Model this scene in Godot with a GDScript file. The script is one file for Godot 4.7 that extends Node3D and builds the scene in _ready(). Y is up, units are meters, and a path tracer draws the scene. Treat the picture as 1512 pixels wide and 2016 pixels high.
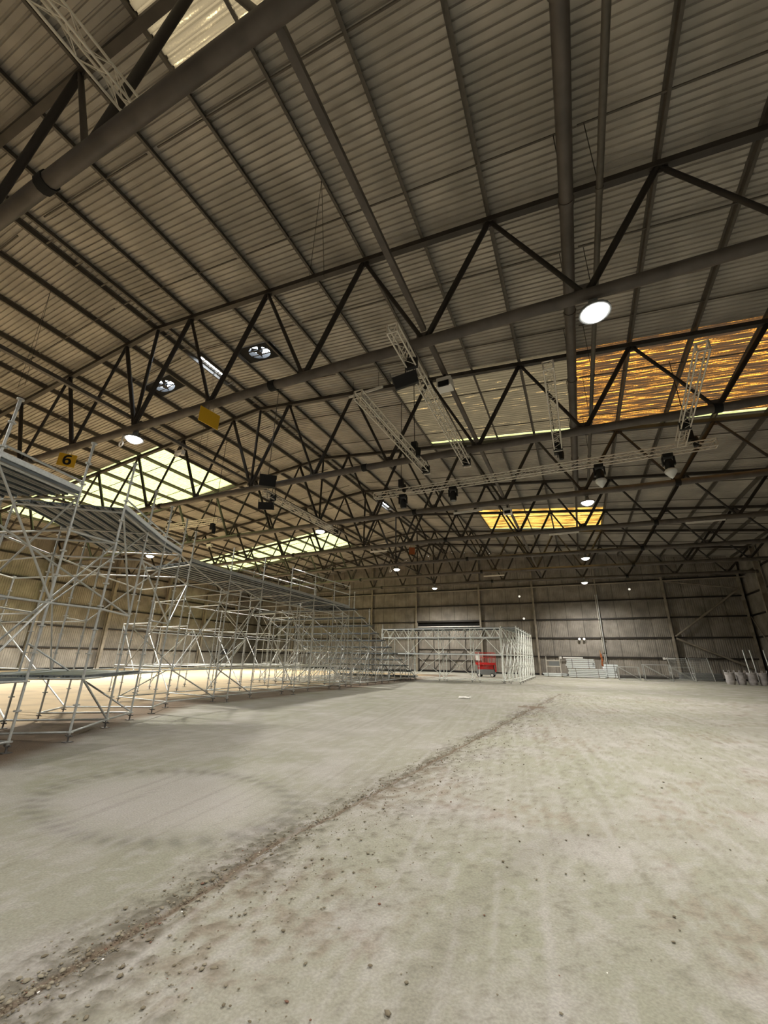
extends Node3D
# Portal-framed exhibition hall: x runs across the hall, -z runs along it away from the camera, y is up.

const RIDGE := -16.3      # x of the roof ridge
const PITCH := 0.106      # roof slope
const LEFT := -49.6       # inner face of the left wall
const RIGHT := 17.0       # inner face of the right wall
const BACK := 57.0        # distance of the far wall
const FRONT := -13.0      # distance of the wall behind the camera
const TRUSS := [2.19, 9.42, 16.65, 23.9, 31.1, 38.4, 45.0, 51.3]
const BAYS := [-13.0, -5.04, 2.19, 9.42, 16.65, 23.9, 31.1, 38.4, 45.0, 51.3, 57.6]

var M := {}
var counts := {}
var origin := {}
var shared := {}
var rng := RandomNumberGenerator.new()
var tube_finish := "galvanised"

# ---------------------------------------------------------------- naming
func numbered(parent: Node, called: String) -> String:
	var key = str(parent.get_instance_id()) + called
	var n: int = counts.get(key, 0)
	counts[key] = n + 1
	return called if n == 0 else "%s_%03d" % [called, n]

func thing(called: String, label: String, category: String, at: Vector3, group := "") -> Node3D:
	var o := Node3D.new()
	o.name = numbered(self, called)
	add_child(o, true)
	o.position = at
	origin[o.get_instance_id()] = at
	o.set_meta("label", label)
	o.set_meta("category", category)
	if group != "":
		o.set_meta("group", group)
	return o

func struct(called: String, at := Vector3.ZERO) -> Node3D:
	var o := Node3D.new()
	o.name = called
	add_child(o, true)
	o.position = at
	origin[o.get_instance_id()] = at
	o.set_meta("kind", "structure")
	return o

func put(parent: Node3D, called: String, mesh: Mesh, mat: Material, xf := Transform3D()) -> MeshInstance3D:
	var m := MeshInstance3D.new()
	m.name = numbered(parent, called)
	m.mesh = mesh
	m.material_override = mat
	var t := xf
	t.origin -= origin.get(parent.get_instance_id(), Vector3.ZERO)
	m.transform = t
	parent.add_child(m, true)
	origin[m.get_instance_id()] = origin.get(parent.get_instance_id(), Vector3.ZERO) + t.origin
	return m

func stuff(o: Node) -> void:
	o.set_meta("kind", "stuff")

# ---------------------------------------------------------------- meshes
func prism(sides: int, smooth: bool, chamfer := 0.0) -> ArrayMesh:   # unit bar along y, half-width 1, length 1
	var ring: Array[Vector2] = []
	if chamfer > 0.0:
		for q in 4:
			var a := q * PI / 2
			ring.append(Vector2(1, -1 + chamfer).rotated(a))
			ring.append(Vector2(1, 1 - chamfer).rotated(a))
	else:
		for i in sides:
			ring.append(Vector2.RIGHT.rotated(TAU * i / sides))
	var st := SurfaceTool.new()
	st.begin(Mesh.PRIMITIVE_TRIANGLES)
	var n := ring.size()
	for i in n:
		var p := ring[i]
		var q := ring[(i + 1) % n]
		var fn := Vector3(p.x + q.x, 0, p.y + q.y).normalized()
		var np := Vector3(p.x, 0, p.y).normalized() if smooth else fn
		var nq := Vector3(q.x, 0, q.y).normalized() if smooth else fn
		var a := Vector3(p.x, -0.5, p.y)
		var b := Vector3(q.x, -0.5, q.y)
		var c := Vector3(q.x, 0.5, q.y)
		var d := Vector3(p.x, 0.5, p.y)
		for v in [[a, np], [b, nq], [c, nq], [a, np], [c, nq], [d, np]]:
			st.set_normal(v[1])
			st.add_vertex(v[0])
		if i > 0 and i < n - 1:
			var r := ring[0]
			for v in [Vector3(r.x, 0.5, r.y), Vector3(p.x, 0.5, p.y), Vector3(q.x, 0.5, q.y)]:
				st.set_normal(Vector3.UP)
				st.add_vertex(v)
			for v in [Vector3(r.x, -0.5, r.y), Vector3(q.x, -0.5, q.y), Vector3(p.x, -0.5, p.y)]:
				st.set_normal(Vector3.DOWN)
				st.add_vertex(v)
	return st.commit()

func along(a: Vector3, b: Vector3, rx: float, rz := -1.0) -> Transform3D:
	var y := b - a
	var yn := y.normalized()
	var ref := Vector3.UP if absf(yn.y) < 0.98 else Vector3.RIGHT
	var x := ref.cross(yn).normalized()
	var z := x.cross(yn)
	return Transform3D(Basis(x * rx, y, z * (rx if rz < 0 else rz)), (a + b) / 2)

func bar(parent: Node3D, called: String, a: Vector3, b: Vector3, r: float, mat: Material, rz := -1.0) -> MeshInstance3D:
	return put(parent, called, shared.tube, mat, along(a, b, r, rz))

func beam(parent: Node3D, called: String, a: Vector3, b: Vector3, w: float, h: float, mat: Material) -> MeshInstance3D:
	return put(parent, called, shared.rhs, mat, along(a, b, w / 2, h / 2))

func block(parent: Node3D, called: String, c: Vector3, size: Vector3, mat: Material, yaw := 0.0) -> MeshInstance3D:
	return put(parent, called, shared.rhs, mat, Transform3D(Basis(Vector3.UP, yaw) * Basis.from_scale(Vector3(size.x / 2, size.y, size.z / 2)), c))

func join(st: SurfaceTool, mesh: Mesh, xf: Transform3D) -> void:
	st.append_from(mesh, 0, xf)

func begin() -> SurfaceTool:
	var st := SurfaceTool.new()
	st.begin(Mesh.PRIMITIVE_TRIANGLES)
	return st

func quad(st: SurfaceTool, a: Vector3, b: Vector3, c: Vector3, d: Vector3, ua := Vector2(), uc := Vector2(1, 1)) -> void:
	var n := (c - a).cross(b - a).normalized()
	for v in [[a, ua], [b, Vector2(uc.x, ua.y)], [c, uc], [a, ua], [c, uc], [d, Vector2(ua.x, uc.y)]]:
		st.set_normal(n)
		st.set_uv(v[1])
		st.add_vertex(v[0])

# trapezoidal sheet: ribs run along x (0..length), profile across z (0..width); wide pans at y=0, narrow ribs at y=depth
func sheet(length: float, width: float, pitch := 0.2, depth := 0.05, pan := 0.125) -> ArrayMesh:
	var key := "sheet%.3f_%.3f_%.3f_%.3f" % [length, width, pitch, depth]
	if shared.has(key):
		return shared[key]
	var pts := profile(width, pitch, depth, pan)
	var st := begin()
	for i in pts.size() - 1:
		var p: Vector2 = pts[i]
		var q: Vector2 = pts[i + 1]
		quad(st, Vector3(0, p.y, p.x), Vector3(length, p.y, p.x), Vector3(length, q.y, q.x), Vector3(0, q.y, q.x), Vector2(0, p.x), Vector2(length, q.x))
	shared[key] = st.commit()
	return shared[key]

func profile(width: float, pitch: float, depth: float, pan: float) -> Array:
	var pts := [Vector2(0, 0)]
	var n := maxi(1, roundi(width / pitch))
	var p := width / n
	var slope := (p - pan) * 0.28
	for i in n:
		var z := i * p
		pts.append(Vector2(z + pan / 2, 0))
		pts.append(Vector2(z + pan / 2 + slope, depth))
		pts.append(Vector2(z + p - pan / 2 - slope, depth))
		pts.append(Vector2(z + p - pan / 2, 0))
	pts.append(Vector2(width, 0))
	return pts

# upright cladding between x0 and x1 (local x), foot y0 and a top given per x
func cladding(x0: float, x1: float, y0: float, top: Callable, pitch := 0.2) -> ArrayMesh:
	var pts := profile(x1 - x0, pitch, 0.035, 0.12)
	var st := begin()
	for i in pts.size() - 1:
		var p: Vector2 = pts[i]
		var q: Vector2 = pts[i + 1]
		quad(st, Vector3(x0 + p.x, y0, -p.y), Vector3(x0 + p.x, top.call(x0 + p.x), -p.y), Vector3(x0 + q.x, top.call(x0 + q.x), -q.y), Vector3(x0 + q.x, y0, -q.y), Vector2(p.x, 0), Vector2(q.x, 2))
	return st.commit()

func extrude(outline: PackedVector2Array, length: float) -> ArrayMesh:   # outline in xy, extruded along -z from z=0
	var st := begin()
	var n := outline.size()
	if not Geometry2D.is_polygon_clockwise(outline):
		outline.reverse()
	for i in n:
		var p := outline[i]
		var q := outline[(i + 1) % n]
		quad(st, Vector3(p.x, p.y, 0), Vector3(p.x, p.y, -length), Vector3(q.x, q.y, -length), Vector3(q.x, q.y, 0))
	var tri := Geometry2D.triangulate_polygon(outline)
	for end in 2:
		for t in range(0, tri.size(), 3):
			var v := [outline[tri[t]], outline[tri[t + 1]], outline[tri[t + 2]]]
			var turn: float = (v[1] - v[0]).cross(v[2] - v[0])
			if (turn > 0) == (end == 0):
				v.reverse()
			for p in v:
				st.set_normal(Vector3(0, 0, 1 if end == 0 else -1))
				st.add_vertex(Vector3(p.x, p.y, 0.0 if end == 0 else -length))
	return st.commit()

func lathe(pts: Array, sides := 16) -> ArrayMesh:   # pts: Vector2(radius, y) from the bottom up
	var st := begin()
	for i in sides:
		var a := TAU * i / sides
		var b := TAU * (i + 1) / sides
		for k in pts.size() - 1:
			var p: Vector2 = pts[k]
			var q: Vector2 = pts[k + 1]
			var pa := Vector3(cos(a) * p.x, p.y, sin(a) * p.x)
			var pb := Vector3(cos(b) * p.x, p.y, sin(b) * p.x)
			var qa := Vector3(cos(a) * q.x, q.y, sin(a) * q.x)
			var qb := Vector3(cos(b) * q.x, q.y, sin(b) * q.x)
			st.set_smooth_group(k)
			if p.x > 0.0001:
				for v in [pa, pb, qb]:
					st.add_vertex(v)
			if q.x > 0.0001:
				for v in [pa, qb, qa]:
					st.add_vertex(v)
	st.generate_normals()
	return st.commit()

func h_section(w: float, d: float, t: float) -> PackedVector2Array:
	var a := w / 2
	var b := d / 2
	return PackedVector2Array([Vector2(-a, -b), Vector2(a, -b), Vector2(a, -b + t), Vector2(t / 2, -b + t), Vector2(t / 2, b - t), Vector2(a, b - t), Vector2(a, b), Vector2(-a, b), Vector2(-a, b - t), Vector2(-t / 2, b - t), Vector2(-t / 2, -b + t), Vector2(-a, -b + t)])

# ---------------------------------------------------------------- materials
func noise_image(size: int, freq: float, kind := FastNoiseLite.TYPE_SIMPLEX_SMOOTH, octaves := 5, seed_ := 1) -> Image:
	var n := FastNoiseLite.new()
	n.seed = seed_
	n.noise_type = kind
	n.frequency = freq
	n.fractal_octaves = octaves
	return n.get_seamless_image(size, size)

func grain(size: int, freq: float, low: float, high: float, seed_ := 1) -> ImageTexture:
	var im := noise_image(size, freq, FastNoiseLite.TYPE_SIMPLEX_SMOOTH, 5, seed_)
	var out := Image.create(size, size, true, Image.FORMAT_RGB8)
	for y in size:
		for x in size:
			var v := lerpf(low, high, im.get_pixel(x, y).r)
			out.set_pixel(x, y, Color(v, v, v))
	out.generate_mipmaps()
	return ImageTexture.create_from_image(out)

func relief(size: int, freq: float, strength: float, seed_ := 1) -> ImageTexture:
	var im := noise_image(size, freq, FastNoiseLite.TYPE_SIMPLEX_SMOOTH, 6, seed_)
	im.convert(Image.FORMAT_RGBA8)
	im.bump_map_to_normal_map(strength)
	return ImageTexture.create_from_image(im)

func mat(called: String, c: Color, rough := 0.7, metal := 0.0, tex: Texture2D = null, scale := 1.0) -> StandardMaterial3D:
	var m := StandardMaterial3D.new()
	m.resource_name = called
	m.albedo_color = c
	m.roughness = rough
	m.metallic = metal
	m.cull_mode = BaseMaterial3D.CULL_DISABLED
	if tex:
		m.albedo_texture = tex
		m.uv1_triplanar = true
		m.uv1_world_triplanar = true
		m.uv1_scale = Vector3.ONE * scale
	M[called] = m
	return m

# weathered translucent sheeting: streaks run along the ribs (u)
func streaked(called: String, dark: Color, mid: Color, bright: Color, bias: float, seed_: int, across := 0.045, back := 1.0) -> void:
	var n := FastNoiseLite.new()
	n.seed = seed_
	n.frequency = 1.0
	n.fractal_octaves = 3
	var size := 512
	var im := Image.create(size, size, true, Image.FORMAT_RGB8)
	for y in size:
		var row := n.get_noise_2d(31.7, y * across * 1.7) * 0.5
		for x in size:
			var v := n.get_noise_2d(x * 0.004, y * across) + row + n.get_noise_2d(x * 0.11 + 90, y * 0.16) * 0.35 + bias
			v = clampf(v * 1.1 + 0.5, 0, 1)
			im.set_pixel(x, y, dark.lerp(mid, v * 2) if v < 0.5 else mid.lerp(bright, v * 2 - 1))
	im.generate_mipmaps()
	var m := mat(called, Color.WHITE, 0.6)
	m.albedo_texture = ImageTexture.create_from_image(im)
	m.uv1_scale = Vector3(1.0 / 4.4, 1.0 / 3.6, 1)
	m.backlight_enabled = true
	m.backlight = Color(back, back, back)

func materials() -> void:
	var fine := grain(256, 0.03, 0.86, 1.0, 3)
	var blotch := grain(512, 0.006, 0.72, 1.0, 5)
	mat("roof sheet", Color(0.735, 0.71, 0.67), 0.75, 0.0, blotch, 0.12)
	mat("wall sheet", Color(0.63, 0.60, 0.56), 0.75, 0.0, blotch, 0.17)
	mat("outer skin", Color(0.3, 0.29, 0.27), 0.9)
	mat("purlin steel", Color(0.35, 0.325, 0.29), 0.6, 0.0, fine, 0.7)
	mat("shaded steel", Color(0.18, 0.155, 0.135), 0.55, 0.0, blotch, 0.35)  # same steel paint as the chords, darkened for the shade on the webs
	mat("underlit steel", Color(0.37, 0.34, 0.315), 0.55, 0.0, blotch, 0.4)  # same steel paint, with light from below put into its colour
	mat("shaded top steel", Color(0.26, 0.235, 0.21), 0.55, 0.0, blotch, 0.4)  # same steel paint, partly darkened for shade on the top chords
	mat("column steel", Color(0.64, 0.60, 0.54), 0.6, 0.0, blotch, 0.3)
	mat("galvanised", Color(0.80, 0.81, 0.80), 0.38, 0.5, fine, 1.3)
	mat("lit galvanised", Color(0.93, 0.94, 0.92), 0.45, 0.15)  # galvanised tube made paler for the light falling on the far scaffolds
	mat("galvanised deck", Color(0.44, 0.47, 0.485), 0.5, 0.4, blotch, 0.8)
	mat("clamp steel", Color(0.40, 0.39, 0.38), 0.5, 0.5)
	mat("aluminium", Color(0.83, 0.81, 0.77), 0.38, 0.5)
	mat("black plastic", Color(0.035, 0.035, 0.04), 0.6)
	mat("dark grille", Color(0.09, 0.09, 0.095), 0.8)
	mat("white paint", Color(0.86, 0.85, 0.83), 0.5)
	mat("grey paint", Color(0.45, 0.46, 0.46), 0.5)
	mat("red paint", Color(0.72, 0.11, 0.11), 0.4)
	mat("sign yellow", Color(0.86, 0.68, 0.14), 0.6)
	mat("orange strap", Color(0.56, 0.30, 0.13), 0.7)
	mat("clear film", Color(0.85, 0.86, 0.86), 0.25)
	mat("bag cloth", Color(0.80, 0.78, 0.78), 0.9, 0.0, blotch, 0.9)
	mat("bundled steel", Color(0.94, 0.965, 0.975), 0.45, 0.05, fine, 2.0)
	mat("timber", Color(0.62, 0.50, 0.37), 0.8, 0.0, fine, 1.5)
	mat("dark gap", Color(0.05, 0.048, 0.045), 0.9)
	mat("stone", Color(1, 1, 1), 0.95)
	M["stone"].vertex_color_use_as_albedo = true
	var sk := mat("skylight yellow", Color.WHITE, 0.6)
	var n := FastNoiseLite.new()
	n.seed = 12
	var im := Image.create(256, 256, true, Image.FORMAT_RGB8)
	for y in 256:
		for x in 256:
			var v := clampf(0.92 + 0.9 * n.get_noise_2d(x * 1.2, y * 9.0) + 0.12 * n.get_noise_2d(x * 9.0, y * 9.0), 0, 1)
			im.set_pixel(x, y, Color(0.36, 0.35, 0.17).lerp(Color(0.505, 0.50, 0.315), v))  # darker dashes paint the shading of the ribs into the sheet
	im.generate_mipmaps()
	sk.albedo_texture = ImageTexture.create_from_image(im)
	sk.uv1_scale = Vector3(0.5, 0.45, 1)
	sk.backlight_enabled = true
	sk.backlight = Color.WHITE
	streaked("skylight orange", Color(0.125, 0.083, 0.048), Color(0.205, 0.122, 0.045), Color(0.64, 0.42, 0.135), -0.18, 21, 0.05)
	streaked("skylight mottled", Color(0.21, 0.125, 0.05), Color(0.42, 0.285, 0.09), Color(0.52, 0.44, 0.22), 0.05, 25, 0.03)
	streaked("skylight soiled", Color(0.155, 0.128, 0.086), Color(0.195, 0.162, 0.108), Color(0.62, 0.48, 0.28), -0.52, 28, 0.05)
	streaked("skylight tan", Color(0.235, 0.195, 0.135), Color(0.275, 0.23, 0.16), Color(0.62, 0.53, 0.37), -0.5, 31, 0.05)
	var fl := mat("floor", Color.WHITE, 0.88, 0.0, grain(1024, 0.06, 0.83, 1.0, 7), 0.6)
	fl.vertex_color_use_as_albedo = true
	fl.normal_enabled = true
	fl.normal_texture = relief(1024, 0.045, 5.0, 9)
	fl.normal_scale = 1.0
	var lamp := mat("lamp glow", Color(1, 1, 1), 0.4)
	lamp.emission_enabled = true
	lamp.emission = Color(1.0, 0.985, 0.96)
	lamp.emission_energy_multiplier = 9.0
	var hole := mat("daylight hole glow", Color(1, 1, 1), 0.4)  # glow standing in for daylight through small holes in the cladding
	hole.emission_enabled = true
	hole.emission = Color(1.0, 0.97, 0.92)
	hole.emission_energy_multiplier = 0.8

func unit_meshes() -> void:
	shared.tube = prism(10, true)
	shared.rhs = prism(0, false, 0.06)
	shared.thin = prism(5, true)

# ---------------------------------------------------------------- roof geometry
func roof_y(x: float) -> float:          # line of the top chords
	return 16.23 - PITCH * absf(x - RIDGE)

func low_y(x: float) -> float:           # line of the bottom chords
	return 10.95 - 0.02 * absf(x - RIDGE)

func strip_material(side: int, k: int, bay: int) -> String:
	if side > 0:
		if bay == 1 and k >= 4 and k < 9: return "skylight tan"
		if bay == 4 and k >= 4 and k < 8: return "skylight soiled"
		if bay == 4 and k >= 8 and k < 13: return "skylight orange"
		if bay == 7 and k >= 4 and k < 9: return "skylight mottled"
	else:
		if (bay == 4 or bay == 7) and k >= 4 and k < 13: return "skylight yellow"
	return "roof sheet"

func build_roof() -> void:
	var c := struct("ceiling")
	var ang := atan(PITCH)
	var step := 2.2
	var skin := begin()
	var skin_box := prism(0, false, 0.01)
	for side in [1, -1]:
		for k in 15:
			var x0: float = RIDGE + side * step * k
			var wide := step if k < 14 else 3.1
			var len := wide / cos(ang) + 0.03
			var y0 := roof_y(x0) + 0.32
			for b in BAYS.size() - 1:
				var d0: float = BAYS[b]
				var d1: float = BAYS[b + 1]
				var m := strip_material(side, k, b)
				var parts := [[d0, d1, x0, len, m]]
				if b == 3 and k == 1:            # roof ventilators leave a hole in this sheet
					parts = [[d0, 12.05, x0, len, m], [13.0, d1, x0, len, m], [12.05, 13.0, x0, 0.3, m]]
				if b in [4, 7] and m != "roof sheet" and side > 0:     # a cleaner sheet at the far lap
					parts = [[d0, d1 - 0.22, x0, len, m], [d1 - 0.22, d1, x0, len, "skylight yellow"]]
				if b == 2 and side > 0 and k >= 4 and k < 9:
					parts = [[d0, d0 + 1.2, x0, len, "skylight tan"], [d0 + 1.2, d1, x0, len, m]]
				if b == 4 and side > 0 and k >= 4 and k < 7:      # loose laps let daylight in along the purlins
					parts[0] = [d0, d1 - 0.22, x0 + 0.012, len - 0.03, m]
				if k == 0 and b in [3, 6]:       # open joint along the ridge
					var s0 := 11.9 if b == 3 else 35.0
					parts = [[d0, s0, x0, len, m], [s0 + 1.7, d1, x0, len, m], [s0, s0 + 1.7, x0 + side * 0.17, len - 0.17, m]]
				for p in parts:
					var w: float = p[1] - p[0]
					var mesh := sheet(p[3], w)
					var px: float = p[2]
					var py := y0 - PITCH * absf(px - x0)
					var bx := Vector3(side * cos(ang), -sin(ang), 0)
					var by := Vector3(side * sin(ang), cos(ang), 0)
					put(c, "skylight_sheet" if p[4] != "roof sheet" else "roof_sheet", mesh, M[p[4]], Transform3D(Basis(bx, by, Vector3(0, 0, -1)), Vector3(px, py, -p[0])))
					if p[4] == "roof sheet":
						var up: Vector3 = Vector3(px, py, 0) + bx * p[3] / 2 + by * 0.07
						join(skin, skin_box, Transform3D(Basis(bx * p[3] / 2, by * 0.03, Vector3(0, 0, -w / 2)), Vector3(up.x, up.y, -(p[0] + p[1]) / 2)))
	put(c, "roof_skin", skin.commit(), M["outer skin"])
	# purlins: cold-rolled Z sections over the top chords
	var z := PackedVector2Array([Vector2(-0.008, -0.11), Vector2(-0.008, 0.095), Vector2(-0.075, 0.095), Vector2(-0.075, 0.11), Vector2(0.008, 0.11), Vector2(0.008, -0.095), Vector2(0.075, -0.095), Vector2(0.075, -0.11)])
	var purlin := extrude(z, BACK - FRONT)
	for side in [1, -1]:
		for k in 16:
			var x: float = RIDGE + side * (step * k if k > 0 else 0.28)
			put(c, "purlin", purlin, M["purlin steel"], Transform3D(Basis(Vector3(side, 0, 0), Vector3.UP, Vector3(0, 0, 1)), Vector3(x, roof_y(x) + 0.21, -FRONT)))
	# ridge flashing between the two ridge purlins
	for b in BAYS.size() - 1:
		var n := 7
		for i in n:
			var d := lerpf(BAYS[b], BAYS[b + 1], (i + 0.5) / n)
			beam(c, "ridge_cleat", Vector3(RIDGE - 0.28, roof_y(RIDGE) + 0.12, -d), Vector3(RIDGE + 0.28, roof_y(RIDGE) + 0.12, -d), 0.05, 0.03, M["purlin steel"])
	# sag bars across the purlins
	for b in range(1, BAYS.size() - 1):
		for side in [1, -1]:
			for q in 2:
				var d: float = BAYS[b] + (1.95 if q == 0 else 5.65) * (BAYS[b + 1] - BAYS[b]) / 7.25
				for part in [[0.85, 6.4], [6.9, 17.4], [17.9, 32.4]]:
					var xa: float = RIDGE + side * part[0]
					var xb: float = RIDGE + side * part[1]
					bar(c, "sag_bar", Vector3(xa, roof_y(xa) + 0.17, -d), Vector3(xb, roof_y(xb) + 0.17, -d), 0.028, M["purlin steel"])

func roof_truss(d: float, label: String, light := false) -> void:
	var t := thing("roof_truss", label, "roof truss", Vector3(RIDGE, 0, -d), "steel lattice roof trusses")
	var P := func(u: float, top: bool) -> Vector3:
		var x := RIDGE + u
		return Vector3(x, roof_y(x) if top else low_y(x), -d)
	var bays := [-33.2, -22.0, -7.5, 7.5, 22.0, 33.2]
	for i in bays.size() - 1:
		bar(t, "bottom_chord", P.call(bays[i], false), P.call(bays[i + 1], false), 0.165, M["underlit steel"])
		if i > 0:
			var q: Vector3 = P.call(bays[i], false)
			bar(t, "splice_collar", q - Vector3(0.13, 0, 0), q + Vector3(0.13, 0, 0), 0.195, M["dark gap"])
	for s in [-1.0, 1.0]:
		beam(t, "top_chord", P.call(0.0, true), P.call(s * 33.2, true), 0.2, 0.2, M["shaded top steel"])
	var web: Material = M["shaded steel"]
	bar(t, "web_member", P.call(0.0, false), P.call(0.0, true), 0.075, web)
	for s in [-1.0, 1.0]:
		for i in 8:
			var low := 4.4 * i
			var up := low + 2.2
			bar(t, "web_member", P.call(s * low, false), P.call(s * up, true), 0.095, web)
			if i < 7:
				bar(t, "web_member", P.call(s * up, true), P.call(s * (low + 4.4), false), 0.068, web)
		for i in 8:
			var g: Vector3 = P.call(s * 4.4 * i, false)
			if i == 0 and s < 0:
				continue
			block(t, "gusset_plate", g + Vector3(0, 0.24, 0), Vector3(0.5, 0.26, 0.025), M["underlit steel"])
			g = P.call(s * (4.4 * i + 2.2), true)
			block(t, "gusset_plate", g - Vector3(0, 0.17, 0), Vector3(0.42, 0.2, 0.025), M["underlit steel"])

func build_trusses() -> void:
	var names := [
		"dark steel roof truss nearest the viewer, its thick bottom chord crossing the top left corner",
		"second roof truss from the viewer, carrying the number 6 sign and two big glaring lamps",
		"third roof truss from the viewer, crossing in front of the large orange roof sheets",
		"fourth roof truss from the viewer, at the far edge of the first skylights",
		"fifth roof truss from the viewer, passing before the small orange skylight on the right",
		"sixth roof truss from the viewer, just before the second yellow skylight",
		"second to last roof truss, one bay short of the last pair of far lamps",
		"farthest roof truss, standing close before the corrugated back wall with the last lamps"]
	for i in TRUSS.size():
		roof_truss(TRUSS[i], names[i])
	# longitudinal ties between the trusses
	var ties := [[RIDGE, "brown steel tie running along the hall under the ridge, from lamp to lamp"], [-3.05, "square steel tie running along the hall right of the middle, past the white heater box"], [RIDGE - 13.2, "brown steel tie running along the hall below the yellow skylights on the left"]]
	for e in ties:
		var t := thing("longitudinal_tie", e[1], "steel tie", Vector3(e[0], low_y(e[0]), -BACK), "ties along the hall between trusses")
		for i in TRUSS.size() - 1:
			beam(t, "tie_length", Vector3(e[0], low_y(e[0]) + 0.28, -TRUSS[i] - 0.2), Vector3(e[0], low_y(e[0]) + 0.28, -TRUSS[i + 1] + 0.2), 0.15, 0.15, M["underlit steel"])
	beam(get_node("longitudinal_tie_001"), "tie_length", Vector3(-3.05, low_y(-3.05) + 0.28, 4.0), Vector3(-3.05, low_y(-3.05) + 0.28, -2.0), 0.15, 0.15, M["underlit steel"])
	# pipes under the right-hand roof slope
	var p := thing("duct_pipe", "thick dark pipe running along the hall beneath the roof, left of the near right lamp", "pipe", Vector3(1.04, 12.0, -25))
	for i in 8:
		var a := -3.0 + i * 3.6
		bar(p, "pipe_length", Vector3(1.04, 12.0, -a), Vector3(1.04, 12.0, -a - 3.6), 0.16, M["underlit steel"])
		bar(p, "pipe_joint", Vector3(1.04, 12.0, -a - 0.06), Vector3(1.04, 12.0, -a + 0.06), 0.185, M["underlit steel"])
		bar(p, "pipe_hanger", Vector3(1.04, 12.15, -a), Vector3(1.04, roof_y(1.04) + 0.12, -a), 0.012, M["shaded steel"])
	p = thing("service_pipe", "slim grey pipe running along the hall above the right-hand row of lamps", "pipe", Vector3(1.75, 12.0, -25))
	for i in 8:
		var a := -3.0 + i * 3.6
		bar(p, "pipe_length", Vector3(1.75, 12.0, -a), Vector3(1.75, 12.0, -a - 3.6), 0.075, M["purlin steel"])
		bar(p, "pipe_joint", Vector3(1.75, 12.0, -a - 0.05), Vector3(1.75, 12.0, -a + 0.05), 0.092, M["purlin steel"])
		bar(p, "pipe_hanger", Vector3(1.75, 12.05, -a), Vector3(1.75, roof_y(1.75) + 0.12, -a), 0.01, M["shaded steel"])

# ---------------------------------------------------------------- walls
func column(parent: Node3D, foot: Vector3, top: float, w: float, d: float, yaw := 0.0) -> void:
	var mesh := extrude(h_section(w, d, 0.045), top)
	put(parent, "column", mesh, M["column steel"], Transform3D(Basis(Vector3.UP, yaw) * Basis(Vector3.RIGHT, PI / 2), foot))

func slab(parent: Node3D, outline: PackedVector2Array, z: float) -> void:
	put(parent, "outer_skin", extrude(outline, 0.2), M["outer skin"], Transform3D(Basis(), Vector3(0, 0, z)))

func gable(parent: Node3D, z: float, cols: Array, facing: float, door := false) -> void:
	var eave := roof_y(LEFT) + 0.3
	slab(parent, PackedVector2Array([Vector2(LEFT - 0.6, 0), Vector2(RIGHT + 0.6, 0), Vector2(RIGHT + 0.6, eave), Vector2(RIDGE, roof_y(RIDGE) + 0.3), Vector2(LEFT - 0.6, eave)]), z - facing * 0.3 + (0.0 if facing > 0 else 0.2))
	var levels := [0.0, 2.16, 4.34, 6.56, 8.72, 10.9]
	var face := Transform3D(Basis() if facing > 0 else Basis(Vector3.UP, PI), Vector3(0, 0, z))
	for i in cols.size() - 1:
		var xa: float = cols[i]
		var xb: float = cols[i + 1]
		for k in levels.size():
			if door and i == 5 and k < 3:
				continue
			var top := (func(_x): return levels[k + 1]) if k < 5 else (func(x): return roof_y(x) + 0.5)
			if facing > 0:
				var sheets := maxi(2, roundi((xb - xa) / 1.75))
				for q in sheets:      # sheets meet at dark open joints
					var sa := lerpf(xa, xb, float(q) / sheets)
					var sb := lerpf(xa, xb, float(q + 1) / sheets)
					put(parent, "cladding_panel", cladding(sa + 0.02, sb - 0.02, levels[k], top), M["wall sheet"], face)
			else:
				var back_top := (func(x): return top.call(-x))
				put(parent, "cladding_panel", cladding(-xb, -xa, levels[k], back_top), M["wall sheet"], face)
			if k > 0 and facing > 0:
				beam(parent, "wall_rail", Vector3(xa, levels[k], z + 0.1), Vector3(xb, levels[k], z + 0.1), 0.13, 0.16, M["shaded steel"])
		beam(parent, "base_channel", Vector3(xa, 0.09, z + facing * 0.08), Vector3(xb, 0.09, z + facing * 0.08), 0.12, 0.18, M["dark gap"])

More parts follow.
